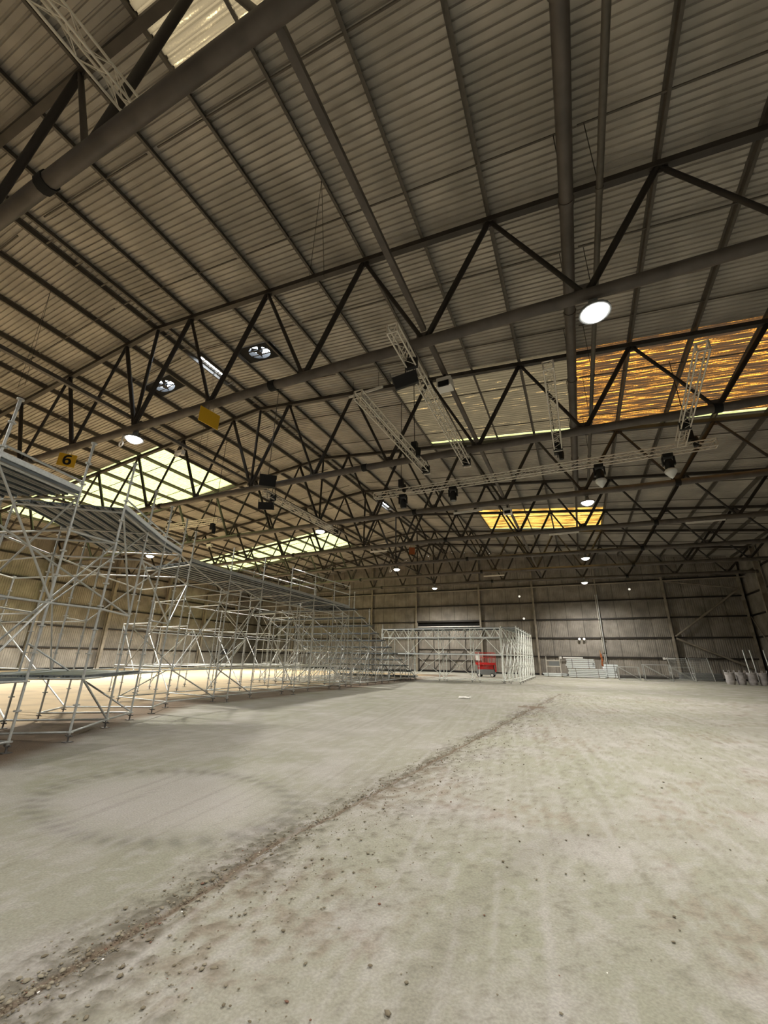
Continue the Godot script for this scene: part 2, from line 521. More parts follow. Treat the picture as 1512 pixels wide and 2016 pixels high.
func build_walls() -> void:
	var back := struct("wall_back")
	var cols := [LEFT, -42.2, -35.1, -28.0, -24.4, -20.85, -11.7, -4.75, 2.68, 9.66, RIGHT]
	gable(back, -BACK - 0.3, cols, 1.0, true)
	for x in [-42.2, -35.1, -28.0, -20.85, -11.7, -4.75, 9.66, RIGHT - 0.15]:
		column(back, Vector3(x, 0, -BACK), roof_y(x) + 0.1, 0.22, 0.42)
	column(back, Vector3(2.68, 0, -BACK - 0.05), roof_y(2.68), 0.16, 0.26)
	# bracing in the last bay on the right
	bar(back, "wall_brace", Vector3(9.95, 4.45, -BACK + 0.15), Vector3(16.6, 9.4, -BACK + 0.15), 0.11, M["column steel"])
	bar(back, "wall_brace", Vector3(9.95, 4.25, -BACK + 0.15), Vector3(16.2, 1.2, -BACK + 0.15), 0.11, M["column steel"])
	bar(back, "wall_brace", Vector3(9.95, 10.6, -BACK + 0.15), Vector3(16.6, 9.5, -BACK + 0.15), 0.06, M["column steel"])
	bar(back, "wind_tie", Vector3(LEFT + 0.2, 10.35, -BACK + 2.4), Vector3(RIGHT - 0.2, 10.35, -BACK + 2.4), 0.07, M["column steel"])
	bar(back, "conduit_pipe", Vector3(2.5, 1.6, -BACK + 0.2), Vector3(2.5, 9.4, -BACK + 0.2), 0.045, M["aluminium"])
	bar(back, "conduit_pipe", Vector3(2.68, 1.4, -BACK + 0.2), Vector3(2.68, 9.4, -BACK + 0.2), 0.06, M["galvanised"])
	for y in [2.6, 4.4, 6.4]:
		block(back, "pipe_clip", Vector3(2.6, y, -BACK + 0.2), Vector3(0.5, 0.08, 0.1), M["shaded steel"])
	# sliding door, set back between two columns under a dark track
	var door := struct("door_1", Vector3(-16.3, 0, -BACK - 0.4))
	for i in 4:
		var xa := -20.7 + i * 2.22
		put(door, "door_leaf", cladding(xa, xa + 2.2, 0.12, func(_x): return 5.75, 0.22), M["wall sheet"], Transform3D(Basis(), Vector3(0, 0, -BACK - 0.38)))
		for y in [0.2, 1.5, 2.9, 4.3, 5.7]:
			beam(door, "door_rail", Vector3(xa, y, -BACK - 0.3), Vector3(xa + 2.2, y, -BACK - 0.3), 0.06, 0.09, M["shaded steel"])
		beam(door, "door_stile", Vector3(xa + 0.04, 0.15, -BACK - 0.3), Vector3(xa + 0.04, 5.75, -BACK - 0.3), 0.08, 0.06, M["shaded steel"])
		bar(door, "door_brace", Vector3(xa + 0.1, 0.3, -BACK - 0.29), Vector3(xa + 2.1, 2.8, -BACK - 0.29), 0.035, M["shaded steel"])
	block(door, "door_track", Vector3(-16.3, 5.9, -BACK - 0.22), Vector3(9.0, 0.12, 0.16), M["white paint"])
	block(door, "lintel", Vector3(-16.3, 6.62, -BACK - 0.2), Vector3(9.1, 0.2, 0.3), M["shaded steel"])
	block(door, "track_recess", Vector3(-16.3, 6.26, -BACK - 0.44), Vector3(9.1, 0.72, 0.04), M["dark gap"])
	var front := struct("wall_front")
	gable(front, -FRONT + 0.3, [LEFT, -38.5, -27.4, RIDGE, -5.2, 5.9, RIGHT], -1.0)
	for s in [-1.0, 1.0]:
		var w := struct("wall_left" if s < 0 else "wall_right")
		var x: float = LEFT if s < 0 else RIGHT
		var out: float = s * 0.3
		var h := roof_y(x)
		block(w, "outer_skin", Vector3(x + s * 0.5, h / 2 + 0.2, -(BACK + FRONT) / 2), Vector3(0.2, h + 0.4, BACK - FRONT + 0.6), M["outer skin"])
		for b in BAYS.size() - 1:
			var d0: float = BAYS[b]
			var d1: float = BAYS[b + 1]
			for k in 6:
				var y0: float = [0.0, 2.16, 4.34, 6.56, 8.72, 10.9][k]
				var y1: float = [2.16, 4.34, 6.56, 8.72, 10.9, h + 0.45][k]
				var run := Vector3(0, 0, s)
				put(w, "cladding_panel", cladding(0, d1 - d0, y0, func(_x): return y1), M["wall sheet"], Transform3D(Basis(run, Vector3.UP, Vector3(-s, 0, 0)), Vector3(x + out, 0, -d1 if s > 0 else -d0)))
				if k > 0:
					beam(w, "wall_rail", Vector3(x + s * 0.2, y0, -d0), Vector3(x + s * 0.2, y0, -d1), 0.13, 0.16, M["shaded steel"])
			beam(w, "base_channel", Vector3(x + s * 0.22, 0.09, -d0), Vector3(x + s * 0.22, 0.09, -d1), 0.12, 0.18, M["dark gap"])
			if b > 0:
				column(w, Vector3(x - s * 0.1, 0, -d0), h + 0.1, 0.30, 0.5, PI / 2)
		# cross bracing behind the columns of the bay at the back
		bar(w, "wall_brace", Vector3(x, 0.6, -51.3), Vector3(x, 6.4, -56.6), 0.06, M["column steel"])

# ---------------------------------------------------------------- floor
func ring_mark(x: float, d: float, cx: float, cd: float, rx: float, rd: float) -> float:
	var q := Vector2((x - cx) / rx, (d - cd) / rd).length()
	return q

func build_floor() -> void:
	var fl := struct("floor")
	var n1 := FastNoiseLite.new()
	n1.seed = 4
	n1.frequency = 1.0
	n1.fractal_octaves = 4
	var n2 := FastNoiseLite.new()
	n2.seed = 8
	n2.frequency = 1.0
	n2.noise_type = FastNoiseLite.TYPE_CELLULAR
	var xs: Array[float] = []
	var x := LEFT - 0.6
	while x < RIGHT + 0.6:
		xs.append(x)
		var off := maxf(0.0, maxf(x - 2.5, -6.0 - x))
		x += clampf(0.03 + off * 0.035, 0.03, 0.7)
	xs.append(RIGHT + 0.6)
	var ds: Array[float] = []
	var d := FRONT - 0.5
	while d < BACK + 0.7:
		ds.append(d)
		var off := maxf(0.0, maxf(d - 4.0, 1.2 - d))
		d += clampf(0.028 + off * 0.016, 0.028, 0.7)
	ds.append(BACK + 0.7)
	var grey := Color(0.625, 0.61, 0.565).srgb_to_linear()
	var pale := Color(0.70, 0.68, 0.66).srgb_to_linear()
	var green := Color(0.60, 0.595, 0.525).srgb_to_linear()
	var shaded_dirt := Color(0.37, 0.34, 0.285).srgb_to_linear()  # dirt colour, deepened to carry bump shading that overhead lamps leave faint
	var clay := Color(0.55, 0.455, 0.385).srgb_to_linear()
	var skylit_dirt := Color(0.64, 0.56, 0.43).srgb_to_linear()  # sandy dirt with warm skylight glow mixed into its colour
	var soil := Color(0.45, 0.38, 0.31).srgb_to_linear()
	var verts := PackedVector3Array()
	var cols := PackedColorArray()
	var norms := PackedVector3Array()
	var w := xs.size()
	var h := ds.size()
	for j in h:
		for i in w:
			var px := xs[i]
			var pd := ds[j]
			var joint := -2.86 + maxf(0.0, pd - 4.0) * 0.072 + 0.05 * n1.get_noise_2d(pd * 0.9, 3.0)
			var rel := px - joint
			var big := n1.get_noise_2d(px * 0.16, pd * 0.16)
			var med := n1.get_noise_2d(px * 0.7 + 40, pd * 0.7)
			var small := n1.get_noise_2d(px * 3.1, pd * 3.1 + 17)
			var c := grey.lerp(green, clampf(0.5 + big * 1.2, 0, 1)).lerp(pale, clampf(med * 1.3, 0, 0.8))
			var y := 0.002 * small
			if pd > -1.0 and pd < 26.0 and px > -14.0:
				# broken joint, loose dirt either side darkened in place of faint bump shading
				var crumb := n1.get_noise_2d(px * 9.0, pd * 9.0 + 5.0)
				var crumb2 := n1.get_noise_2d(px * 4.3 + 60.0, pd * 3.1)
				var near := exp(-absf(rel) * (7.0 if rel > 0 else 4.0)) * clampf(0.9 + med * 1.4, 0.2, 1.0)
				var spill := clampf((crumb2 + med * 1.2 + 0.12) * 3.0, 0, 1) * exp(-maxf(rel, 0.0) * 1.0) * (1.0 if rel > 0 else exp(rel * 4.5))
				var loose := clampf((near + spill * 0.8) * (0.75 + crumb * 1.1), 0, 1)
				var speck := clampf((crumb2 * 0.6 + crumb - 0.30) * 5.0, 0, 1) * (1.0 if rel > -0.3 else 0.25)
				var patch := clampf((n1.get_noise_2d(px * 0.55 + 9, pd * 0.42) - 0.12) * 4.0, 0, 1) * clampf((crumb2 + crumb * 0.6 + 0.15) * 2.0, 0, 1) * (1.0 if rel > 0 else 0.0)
				c = c.lerp(shaded_dirt, clampf(loose * 0.85, 0, 0.85))
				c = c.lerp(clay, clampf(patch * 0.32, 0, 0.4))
				c = c.lerp(shaded_dirt, speck * 0.30)
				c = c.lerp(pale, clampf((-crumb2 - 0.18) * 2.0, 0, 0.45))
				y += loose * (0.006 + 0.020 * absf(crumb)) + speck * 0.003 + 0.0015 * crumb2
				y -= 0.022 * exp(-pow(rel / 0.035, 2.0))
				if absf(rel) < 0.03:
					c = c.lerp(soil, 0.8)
				# tyre scrub: a dark toothed ring round a paler oval
				var q := ring_mark(px, pd, -4.95, 4.35, 1.75, 1.15) + 0.06 * n1.get_noise_2d(px * 5.0, pd * 1.2)
				if q < 1.25:
					c = c.lerp(pale, clampf((1.0 - q) * 2.0, 0, 0.75))
					var teeth := 0.6 + 0.4 * sin(atan2(pd - 4.35, px + 4.95) * 38.0)
					c = c.lerp(Color(0.40, 0.385, 0.365).srgb_to_linear(), 0.5 * exp(-pow((q - 1.0) / 0.11, 2.0)) * teeth)
				var q2 := ring_mark(px, pd, 0.1, 3.0, 1.1, 2.6)
				c = c.lerp(Color(0.50, 0.48, 0.43).srgb_to_linear(), 0.35 * exp(-pow((q2 - 1.0) / 0.12, 2.0)) * (1.0 if px < 0.1 else 0.0))
			if Vector2((px + 1.95) / 0.55, (pd - 18.1) / 0.45).length() < 1.0:      # oil stain
				c = c.lerp(soil, 0.85)
			# scrape marks along the hall
			var scrape := n1.get_noise_2d(px * 6.0 + pd * 0.9, pd * 0.12)
			c = c.lerp(pale, clampf((scrape - 0.28) * 2.5, 0, 0.4))
			c = c.lerp(shaded_dirt, clampf((-scrape - 0.36) * 2.5, 0, 0.18))
			# earth under the scaffold; beyond it sandy floor tinted by painted skylight warmth
			var edge := -12.2 - 0.0 * pd + 0.5 * n1.get_noise_2d(pd * 0.35, 70.0)
			if pd < 11.0:
				edge = -10.0 - maxf(pd - 7.0, -6.0) * 0.55 + 0.4 * n1.get_noise_2d(pd * 0.5, 70.0)
			if px < edge and pd < 48.0:
				var t := clampf((edge - px) * 1.6, 0, 1)
				var s := clampf((edge - px - 2.6 + big * 3.0) * 0.45, 0, 1)
				c = c.lerp(soil.lerp(skylit_dirt, s).lerp(shaded_dirt, clampf(med * 0.9, 0, 0.4)), t)
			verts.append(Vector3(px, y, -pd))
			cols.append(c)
	for j in h:
		for i in w:
			var a: Vector3 = verts[j * w + mini(i + 1, w - 1)] - verts[j * w + maxi(i - 1, 0)]
			var b: Vector3 = verts[mini(j + 1, h - 1) * w + i] - verts[maxi(j - 1, 0) * w + i]
			norms.append(a.cross(b).normalized())
	var idx := PackedInt32Array()
	for j in h - 1:
		for i in w - 1:
			var a := j * w + i
			idx.append_array(PackedInt32Array([a, a + w, a + w + 1, a, a + w + 1, a + 1]))
	var arr := []
	arr.resize(Mesh.ARRAY_MAX)
	arr[Mesh.ARRAY_VERTEX] = verts
	arr[Mesh.ARRAY_NORMAL] = norms
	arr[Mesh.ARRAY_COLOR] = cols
	arr[Mesh.ARRAY_INDEX] = idx
	var mesh := ArrayMesh.new()
	mesh.add_surface_from_arrays(Mesh.PRIMITIVE_TRIANGLES, arr)
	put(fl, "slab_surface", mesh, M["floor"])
	block(fl, "slab_base", Vector3((LEFT + RIGHT) / 2, -0.28, -(BACK + FRONT) / 2), Vector3(RIGHT - LEFT + 1.4, 0.4, BACK - FRONT + 1.4), M["outer skin"])

func build_debris() -> void:
	rng.seed = 77
	var st := begin()
	var ico := [Vector3(0, 1, 0), Vector3(0.9, 0.3, 0.2), Vector3(0.2, 0.25, 0.9), Vector3(-0.8, 0.35, 0.5), Vector3(-0.6, 0.2, -0.75), Vector3(0.4, 0.3, -0.85), Vector3(0, -0.6, 0)]
	for i in 5:
		var p: Vector3 = ico[1 + i]
		var q: Vector3 = ico[1 + (i + 1) % 5]
		for v in [ico[0], p, q]:
			st.add_vertex(v)
		for v in [ico[6], q, p]:
			st.add_vertex(v)
	st.set_smooth_group(-1)
	st.generate_normals()
	var mm := MultiMesh.new()
	mm.transform_format = MultiMesh.TRANSFORM_3D
	mm.use_colors = true
	mm.mesh = st.commit()
	var n := 5200
	mm.instance_count = n
	for i in n:
		var d := 1.4 + pow(rng.randf(), 1.6) * 16.0
		var joint := -2.86 + maxf(0.0, d - 4.0) * 0.072
		var r := rng.randf()
		var x := joint + rng.randfn(0.0, 0.07)
		if r > 0.35:
			x = joint + absf(rng.randfn(0.0, 0.75))
		if r > 0.72:
			x = joint - absf(rng.randfn(0.0, 0.16))
		if r > 0.9:
			x = rng.randf_range(-2.5, 4.0)
		var s := rng.randf_range(0.003, 0.008) * (1.0 + pow(rng.randf(), 5.0) * 1.9)
		var b := Basis(Vector3.UP, rng.randf() * TAU) * Basis.from_scale(Vector3(s * rng.randf_range(0.8, 1.7), s * 0.7, s))
		mm.set_instance_transform(i, Transform3D(b, Vector3(x, 0.006 + 0.012 * exp(-absf(x - joint) * 4.0) * rng.randf(), -d)))
		var c := Color(0.42, 0.38, 0.31).lerp(Color(0.57, 0.54, 0.47), rng.randf())
		if rng.randf() > 0.95:
			c = Color(0.46, 0.34, 0.28)
		if rng.randf() > 0.994:
			c = Color(0.93, 0.92, 0.9)
		mm.set_instance_color(i, c.srgb_to_linear())
	var o := MultiMeshInstance3D.new()
	o.name = "floor_debris"
	o.multimesh = mm
	o.material_override = M["stone"]
	add_child(o, true)
	stuff(o)
	o.set_meta("label", "loose clods and grit scattered along the broken floor joint")
	o.set_meta("category", "debris")
	var p := thing("paper_scrap", "small crumpled white paper lying alone on the open floor before the far scaffold", "paper", Vector3(-5.1, 0, -20.2))
	var ps := begin()
	var g := []
	for i in 5:
		for j in 4:
			g.append(Vector3(-0.27 + i * 0.135, 0.012 + rng.randf() * 0.075, -0.15 + j * 0.1))
	for i in 4:
		for j in 3:
			quad(ps, g[i * 4 + j], g[i * 4 + 4 + j], g[i * 4 + 5 + j], g[i * 4 + 1 + j])
	put(p, "sheet", ps.commit(), M["white paint"], Transform3D(Basis(), Vector3(-5.1, 0, -20.2)))

# ---------------------------------------------------------------- lamps
func high_bay(at: Vector3, label: String, hang: float, energy := 1.0) -> void:
	var t := thing("high_bay_lamp", label, "lamp", at, "high-bay lamps under the roof trusses")
	if not shared.has("bay_housing"):
		shared.bay_housing = lathe([Vector2(0.0, 0.36), Vector2(0.07, 0.36), Vector2(0.11, 0.30), Vector2(0.11, 0.18), Vector2(0.37, 0.07), Vector2(0.38, 0.0), Vector2(0.35, 0.0), Vector2(0.10, 0.15), Vector2(0.0, 0.16)].map(func(v): return v), 18)
		shared.bay_lens = lathe([Vector2(0.0, -0.16), Vector2(0.15, -0.135), Vector2(0.26, -0.07), Vector2(0.32, 0.03), Vector2(0.0, 0.06)], 18)
	put(t, "housing", shared.bay_housing, M["grey paint"], Transform3D(Basis(), at))
	put(t, "lens", shared.bay_lens, M["lamp glow"], Transform3D(Basis(), at))
	bar(t, "hanging_rod", at + Vector3(0, 0.34, 0), at + Vector3(0, hang, 0), 0.016, M["shaded steel"])
	block(t, "driver_box", at + Vector3(0, 0.46, 0), Vector3(0.2, 0.2, 0.14), M["grey paint"])
	var s := SpotLight3D.new()
	s.name = "lamp_light"
	t.add_child(s, true)
	s.position = Vector3(0, -0.2, 0)
	s.rotation = Vector3(-PI / 2, 0, 0)
	s.spot_angle = 79.0
	s.spot_angle_attenuation = 0.7
	s.spot_range = 90.0
	s.spot_attenuation = 2.0
	s.light_size = 0.22
	s.light_color = Color(1.0, 0.985, 0.95)
	s.light_energy = LAMP * energy
	s.shadow_enabled = true

const LAMP := 142.0

func build_lamps() -> void:
	var right := [[9.5, "near right lamp glaring below the second truss, in front of the large orange sheets"], [24.0, "right row lamp glaring in front of the small orange skylight"], [38.45, "right row lamp third from the front, upper of the two close together far away"], [51.2, "farthest right row lamp, lowest of its row against the grey back wall"]]
	var mid := [[9.5, "near left lamp glaring at the upper corner of the first yellow skylight"], [24.0, "middle row lamp glaring at the near corner of the second yellow skylight"], [38.45, "third middle row lamp, far away over the brown back wall with a ring hook"], [51.2, "farthest middle row lamp, directly over the big sliding door"]]
	for e in right:
		high_bay(Vector3(1.42, 10.02, -e[0]), e[1], low_y(1.42) - 10.02)
	for e in mid:
		high_bay(Vector3(-16.2, 10.3, -e[0]), e[1], low_y(-16.2) - 10.3)
	high_bay(Vector3(-34.3, 10.0, -24.0), "left row lamp glaring between scaffold poles, below the corner deck", low_y(-34.3) - 10.0, 5.0)
	high_bay(Vector3(-34.3, 10.0, -9.5), "left row lamp at the second truss, out beyond the scaffold", low_y(-34.3) - 10.0, 5.0)
	high_bay(Vector3(-34.3, 10.0, -38.4), "left row lamp hidden behind the long raised walkway deck", low_y(-34.3) - 10.0, 5.0)
	high_bay(Vector3(1.42, 10.0, 5.1), "right row lamp overhead behind the viewer", roof_y(1.42) + 0.3 - 10.0)
	high_bay(Vector3(-16.2, 10.2, 5.1), "middle row lamp overhead behind the viewer", roof_y(-16.2) + 0.3 - 10.2)

# ---------------------------------------------------------------- small roof things
func batten(a: Vector3, b: Vector3, label: String, top := 10.6) -> void:
	var t := thing("batten_light", label, "strip light", (a + b) / 2, "unlit fluorescent battens under the roof")
	beam(t, "body", a, b, 0.11, 0.07, M["white paint"])
	bar(t, "tube", a - Vector3(0, 0.07, 0), b - Vector3(0, 0.07, 0), 0.028, M["white paint"])
	for p in [a.lerp(b, 0.12), a.lerp(b, 0.88)]:
		bar(t, "suspension", p, Vector3(p.x, top, p.z), 0.01, M["shaded steel"])

func ventilator(side: float, label: String) -> void:
	var ang := atan(PITCH)
	var cx := RIDGE + side * 3.43
	var bx := Vector3(cos(ang), -side * sin(ang), 0)
	var by := Vector3(side * sin(ang), cos(ang), 0)
	var at := Vector3(cx, roof_y(cx) + 0.26, -12.52)
	var t := thing("roof_ventilator", label, "ventilator", at, "roof ventilators beside the ridge")
	var base := Transform3D(Basis(bx, by, Vector3(0, 0, 1)), at)
	# dark plate with a round opening
	var st := begin()
	var n := 24
	for i in n:
		var a := TAU * i / n
		var b := TAU * (i + 1) / n
		var rim := func(q: float) -> Vector3:
			var k := 1.0 / maxf(absf(cos(q)), absf(sin(q)))
			return Vector3(cos(q) * k * 1.1, 0, sin(q) * k * 0.54)
		var hole := func(q: float, y: float) -> Vector3: return Vector3(cos(q) * 0.62, y, sin(q) * 0.42)
		quad(st, rim.call(a), rim.call(b), hole.call(b, 0.0), hole.call(a, 0.0))
		quad(st, hole.call(a, 0.0), hole.call(b, 0.0), hole.call(b, 0.3), hole.call(a, 0.3))
	put(t, "frame", st.commit(), M["dark gap"], base)
	for i in 4:
		var a := TAU * i / 4 + 0.5
		put(t, "blade", shared.rhs, M["black plastic"], base * Transform3D(Basis(Vector3.UP, a) * Basis(Vector3(1, 0, 0), 0.5) * Basis.from_scale(Vector3(0.20, 0.02, 0.10)), Vector3(cos(a) * 0.27, 0.12, -sin(a) * 0.2)))
	put(t, "motor", shared.tube, M["black plastic"], base * Transform3D(Basis.from_scale(Vector3(0.15, 0.25, 0.13)), Vector3(0.0, 0.1, 0)))
	for s in [-1.0, 1.0]:
		put(t, "crossbar", shared.rhs, M["black plastic"], base * Transform3D(Basis.from_scale(Vector3(0.95, 0.03, 0.03)), Vector3(0, 0.03, s * 0.16)))

func hanging_sign(at: Vector3, yaw: float, w: float, h: float, label: String, text: String, color: String) -> void:
	var t := thing("hanging_sign", label, "sign", at)
	var b := Basis(Vector3.UP, yaw)
	put(t, "board", shared.rhs, M[color], Transform3D(b * Basis.from_scale(Vector3(w / 2, h, 0.012)), at))
	for s in [-1.0, 1.0]:
		var p: Vector3 = at + b * Vector3(s * 0.1, h / 2, 0)
		bar(t, "cord", p, p + Vector3(0, 0.22, 0), 0.008, M["shaded steel"])
	if text != "":
		var f := SystemFont.new()
		f.font_names = PackedStringArray(["Droid Sans"])
		f.font_weight = 700
		var tm := TextMesh.new()
		tm.text = text
		tm.font = f
		tm.font_size = 64
		tm.pixel_size = h * 0.78 / 46.0
		tm.depth = 0.01
		put(t, "numeral", tm, M["black plastic"], Transform3D(b, at + b * Vector3(0, 0, 0.018)))

func box_truss(a: Vector3, b: Vector3, label: String, hang: Array, size := 0.29, straps := true) -> void:
	var t := thing("lighting_truss", label, "lighting truss", (a + b) / 2, "aluminium box trusses hung under the roof")
	var dir := (b - a).normalized()
	var side := dir.cross(Vector3.UP).normalized() * size / 2
	var up := Vector3.UP * size / 2
	for q in [side + up, side - up, -side + up, -side - up]:
		bar(t, "chord_tube", a + q, b + q, 0.025, M["aluminium"])
	var st := begin()
	var n := maxi(2, roundi((b - a).length() / 0.36))
	for i in n:
		var p := a.lerp(b, float(i) / n)
		var r := a.lerp(b, float(i + 1) / n)
		var f := 1.0 if i % 2 == 0 else -1.0
		for e in [[p + side + up * f, r + side - up * f], [p - side + up * f, r - side - up * f], [p + side * f + up, r - side * f + up], [p + side * f - up, r - side * f - up]]:
			join(st, shared.thin, along(e[0], e[1], 0.010))
	stuff(put(t, "lacing", st.commit(), M["aluminium"]))
	for e in [a, b]:
		for q in [[side + up, side - up], [side - up, -side - up], [-side - up, -side + up], [-side + up, side + up]]:
			bar(t, "end_frame", e + q[0], e + q[1], 0.022, M["aluminium"])
	if straps:
		for k in hang:
			var p := a.lerp(b, (-k - a.z) / (b.z - a.z))
			var anchor := Vector3(p.x, low_y(p.x), p.z)
			for q in [side, -side]:
				bar(t, "sling", p + q + up, anchor, 0.018, M["black plastic"])
			put(t, "clamp_band", shared.rhs, M["black plastic"], Transform3D(Basis(side * 1.25, up * 2.5, dir * 0.06), p))

func hoist(at: Vector3, label: String) -> void:
	var t := thing("chain_hoist", label, "chain hoist", at, "black chain hoists on the lighting rig")
	block(t, "motor_body", at, Vector3(0.26, 0.42, 0.24), M["black plastic"])
	bar(t, "chain", at + Vector3(0, 0.2, 0), Vector3(at.x, roof_y(at.x) + 0.3, at.z), 0.016, M["black plastic"])
	put(t, "chain_bag", lathe([Vector2(0.0, -0.42), Vector2(0.10, -0.40), Vector2(0.13, -0.1), Vector2(0.11, 0.0), Vector2(0.0, 0.0)], 10), M["black plastic"], Transform3D(Basis(), at + Vector3(0.16, -0.1, 0)))
	bar(t, "hook", at - Vector3(0, 0.2, 0), at - Vector3(0, 0.4, 0), 0.02, M["clamp steel"])

func stage_light(at: Vector3, tilt: float, wrapped: bool, label: String) -> void:
	var t := thing("stage_light", label, "stage light", at, "stage lights hung from the cross truss")
	block(t, "base", at + Vector3(0, 0.30, 0), Vector3(0.36, 0.16, 0.30), M["black plastic"])
	for s in [-1.0, 1.0]:
		block(t, "yoke_arm", at + Vector3(s * 0.20, 0.07, 0), Vector3(0.06, 0.36, 0.16), M["black plastic"])
	var b := Basis(Vector3(1, 0, 0), tilt)
	put(t, "head", lathe([Vector2(0.0, -0.34), Vector2(0.15, -0.34), Vector2(0.17, -0.26), Vector2(0.165, 0.02), Vector2(0.12, 0.14), Vector2(0.0, 0.15)], 14), M["black plastic"], Transform3D(b, at))
	put(t, "lens", lathe([Vector2(0.0, -0.355), Vector2(0.12, -0.345), Vector2(0.12, -0.33), Vector2(0, -0.33)], 14), M["grey paint"], Transform3D(b, at))
	bar(t, "clamp", at + Vector3(0, 0.36, 0), at + Vector3(0, 0.48, 0), 0.03, M["clamp steel"])
	if wrapped:
		put(t, "plastic_bag", lathe([Vector2(0.0, -0.72), Vector2(0.07, -0.66), Vector2(0.22, -0.44), Vector2(0.235, -0.36), Vector2(0.19, -0.30)], 9), M["clear film"], Transform3D(Basis(), at))

func loudspeaker(at: Vector3, size: Vector3, rot: Vector3, label: String, top := 0.0) -> void:
	var t := thing("loudspeaker", label, "loudspeaker", at)
	var b := Basis.from_euler(rot)
	put(t, "cabinet", shared.rhs, M["black plastic"], Transform3D(b * Basis.from_scale(Vector3(size.x / 2, size.y, size.z / 2)), at))
	put(t, "grille", shared.rhs, M["dark grille"], Transform3D(b * Basis.from_scale(Vector3(size.x * 0.46, size.y * 0.92, 0.012)), at + b * Vector3(0, 0, size.z / 2 + 0.004)))
	if top > 0.0:
		bar(t, "hanger", at, Vector3(at.x, top, at.z), 0.02, M["clamp steel"])
	for s in [-1.0, 1.0]:
		put(t, "bracket", shared.rhs, M["clamp steel"], Transform3D(b * Basis.from_scale(Vector3(0.015, 0.34, 0.04)), at + b * Vector3(s * (size.x / 2 + 0.015), size.y * 0.5, 0)))

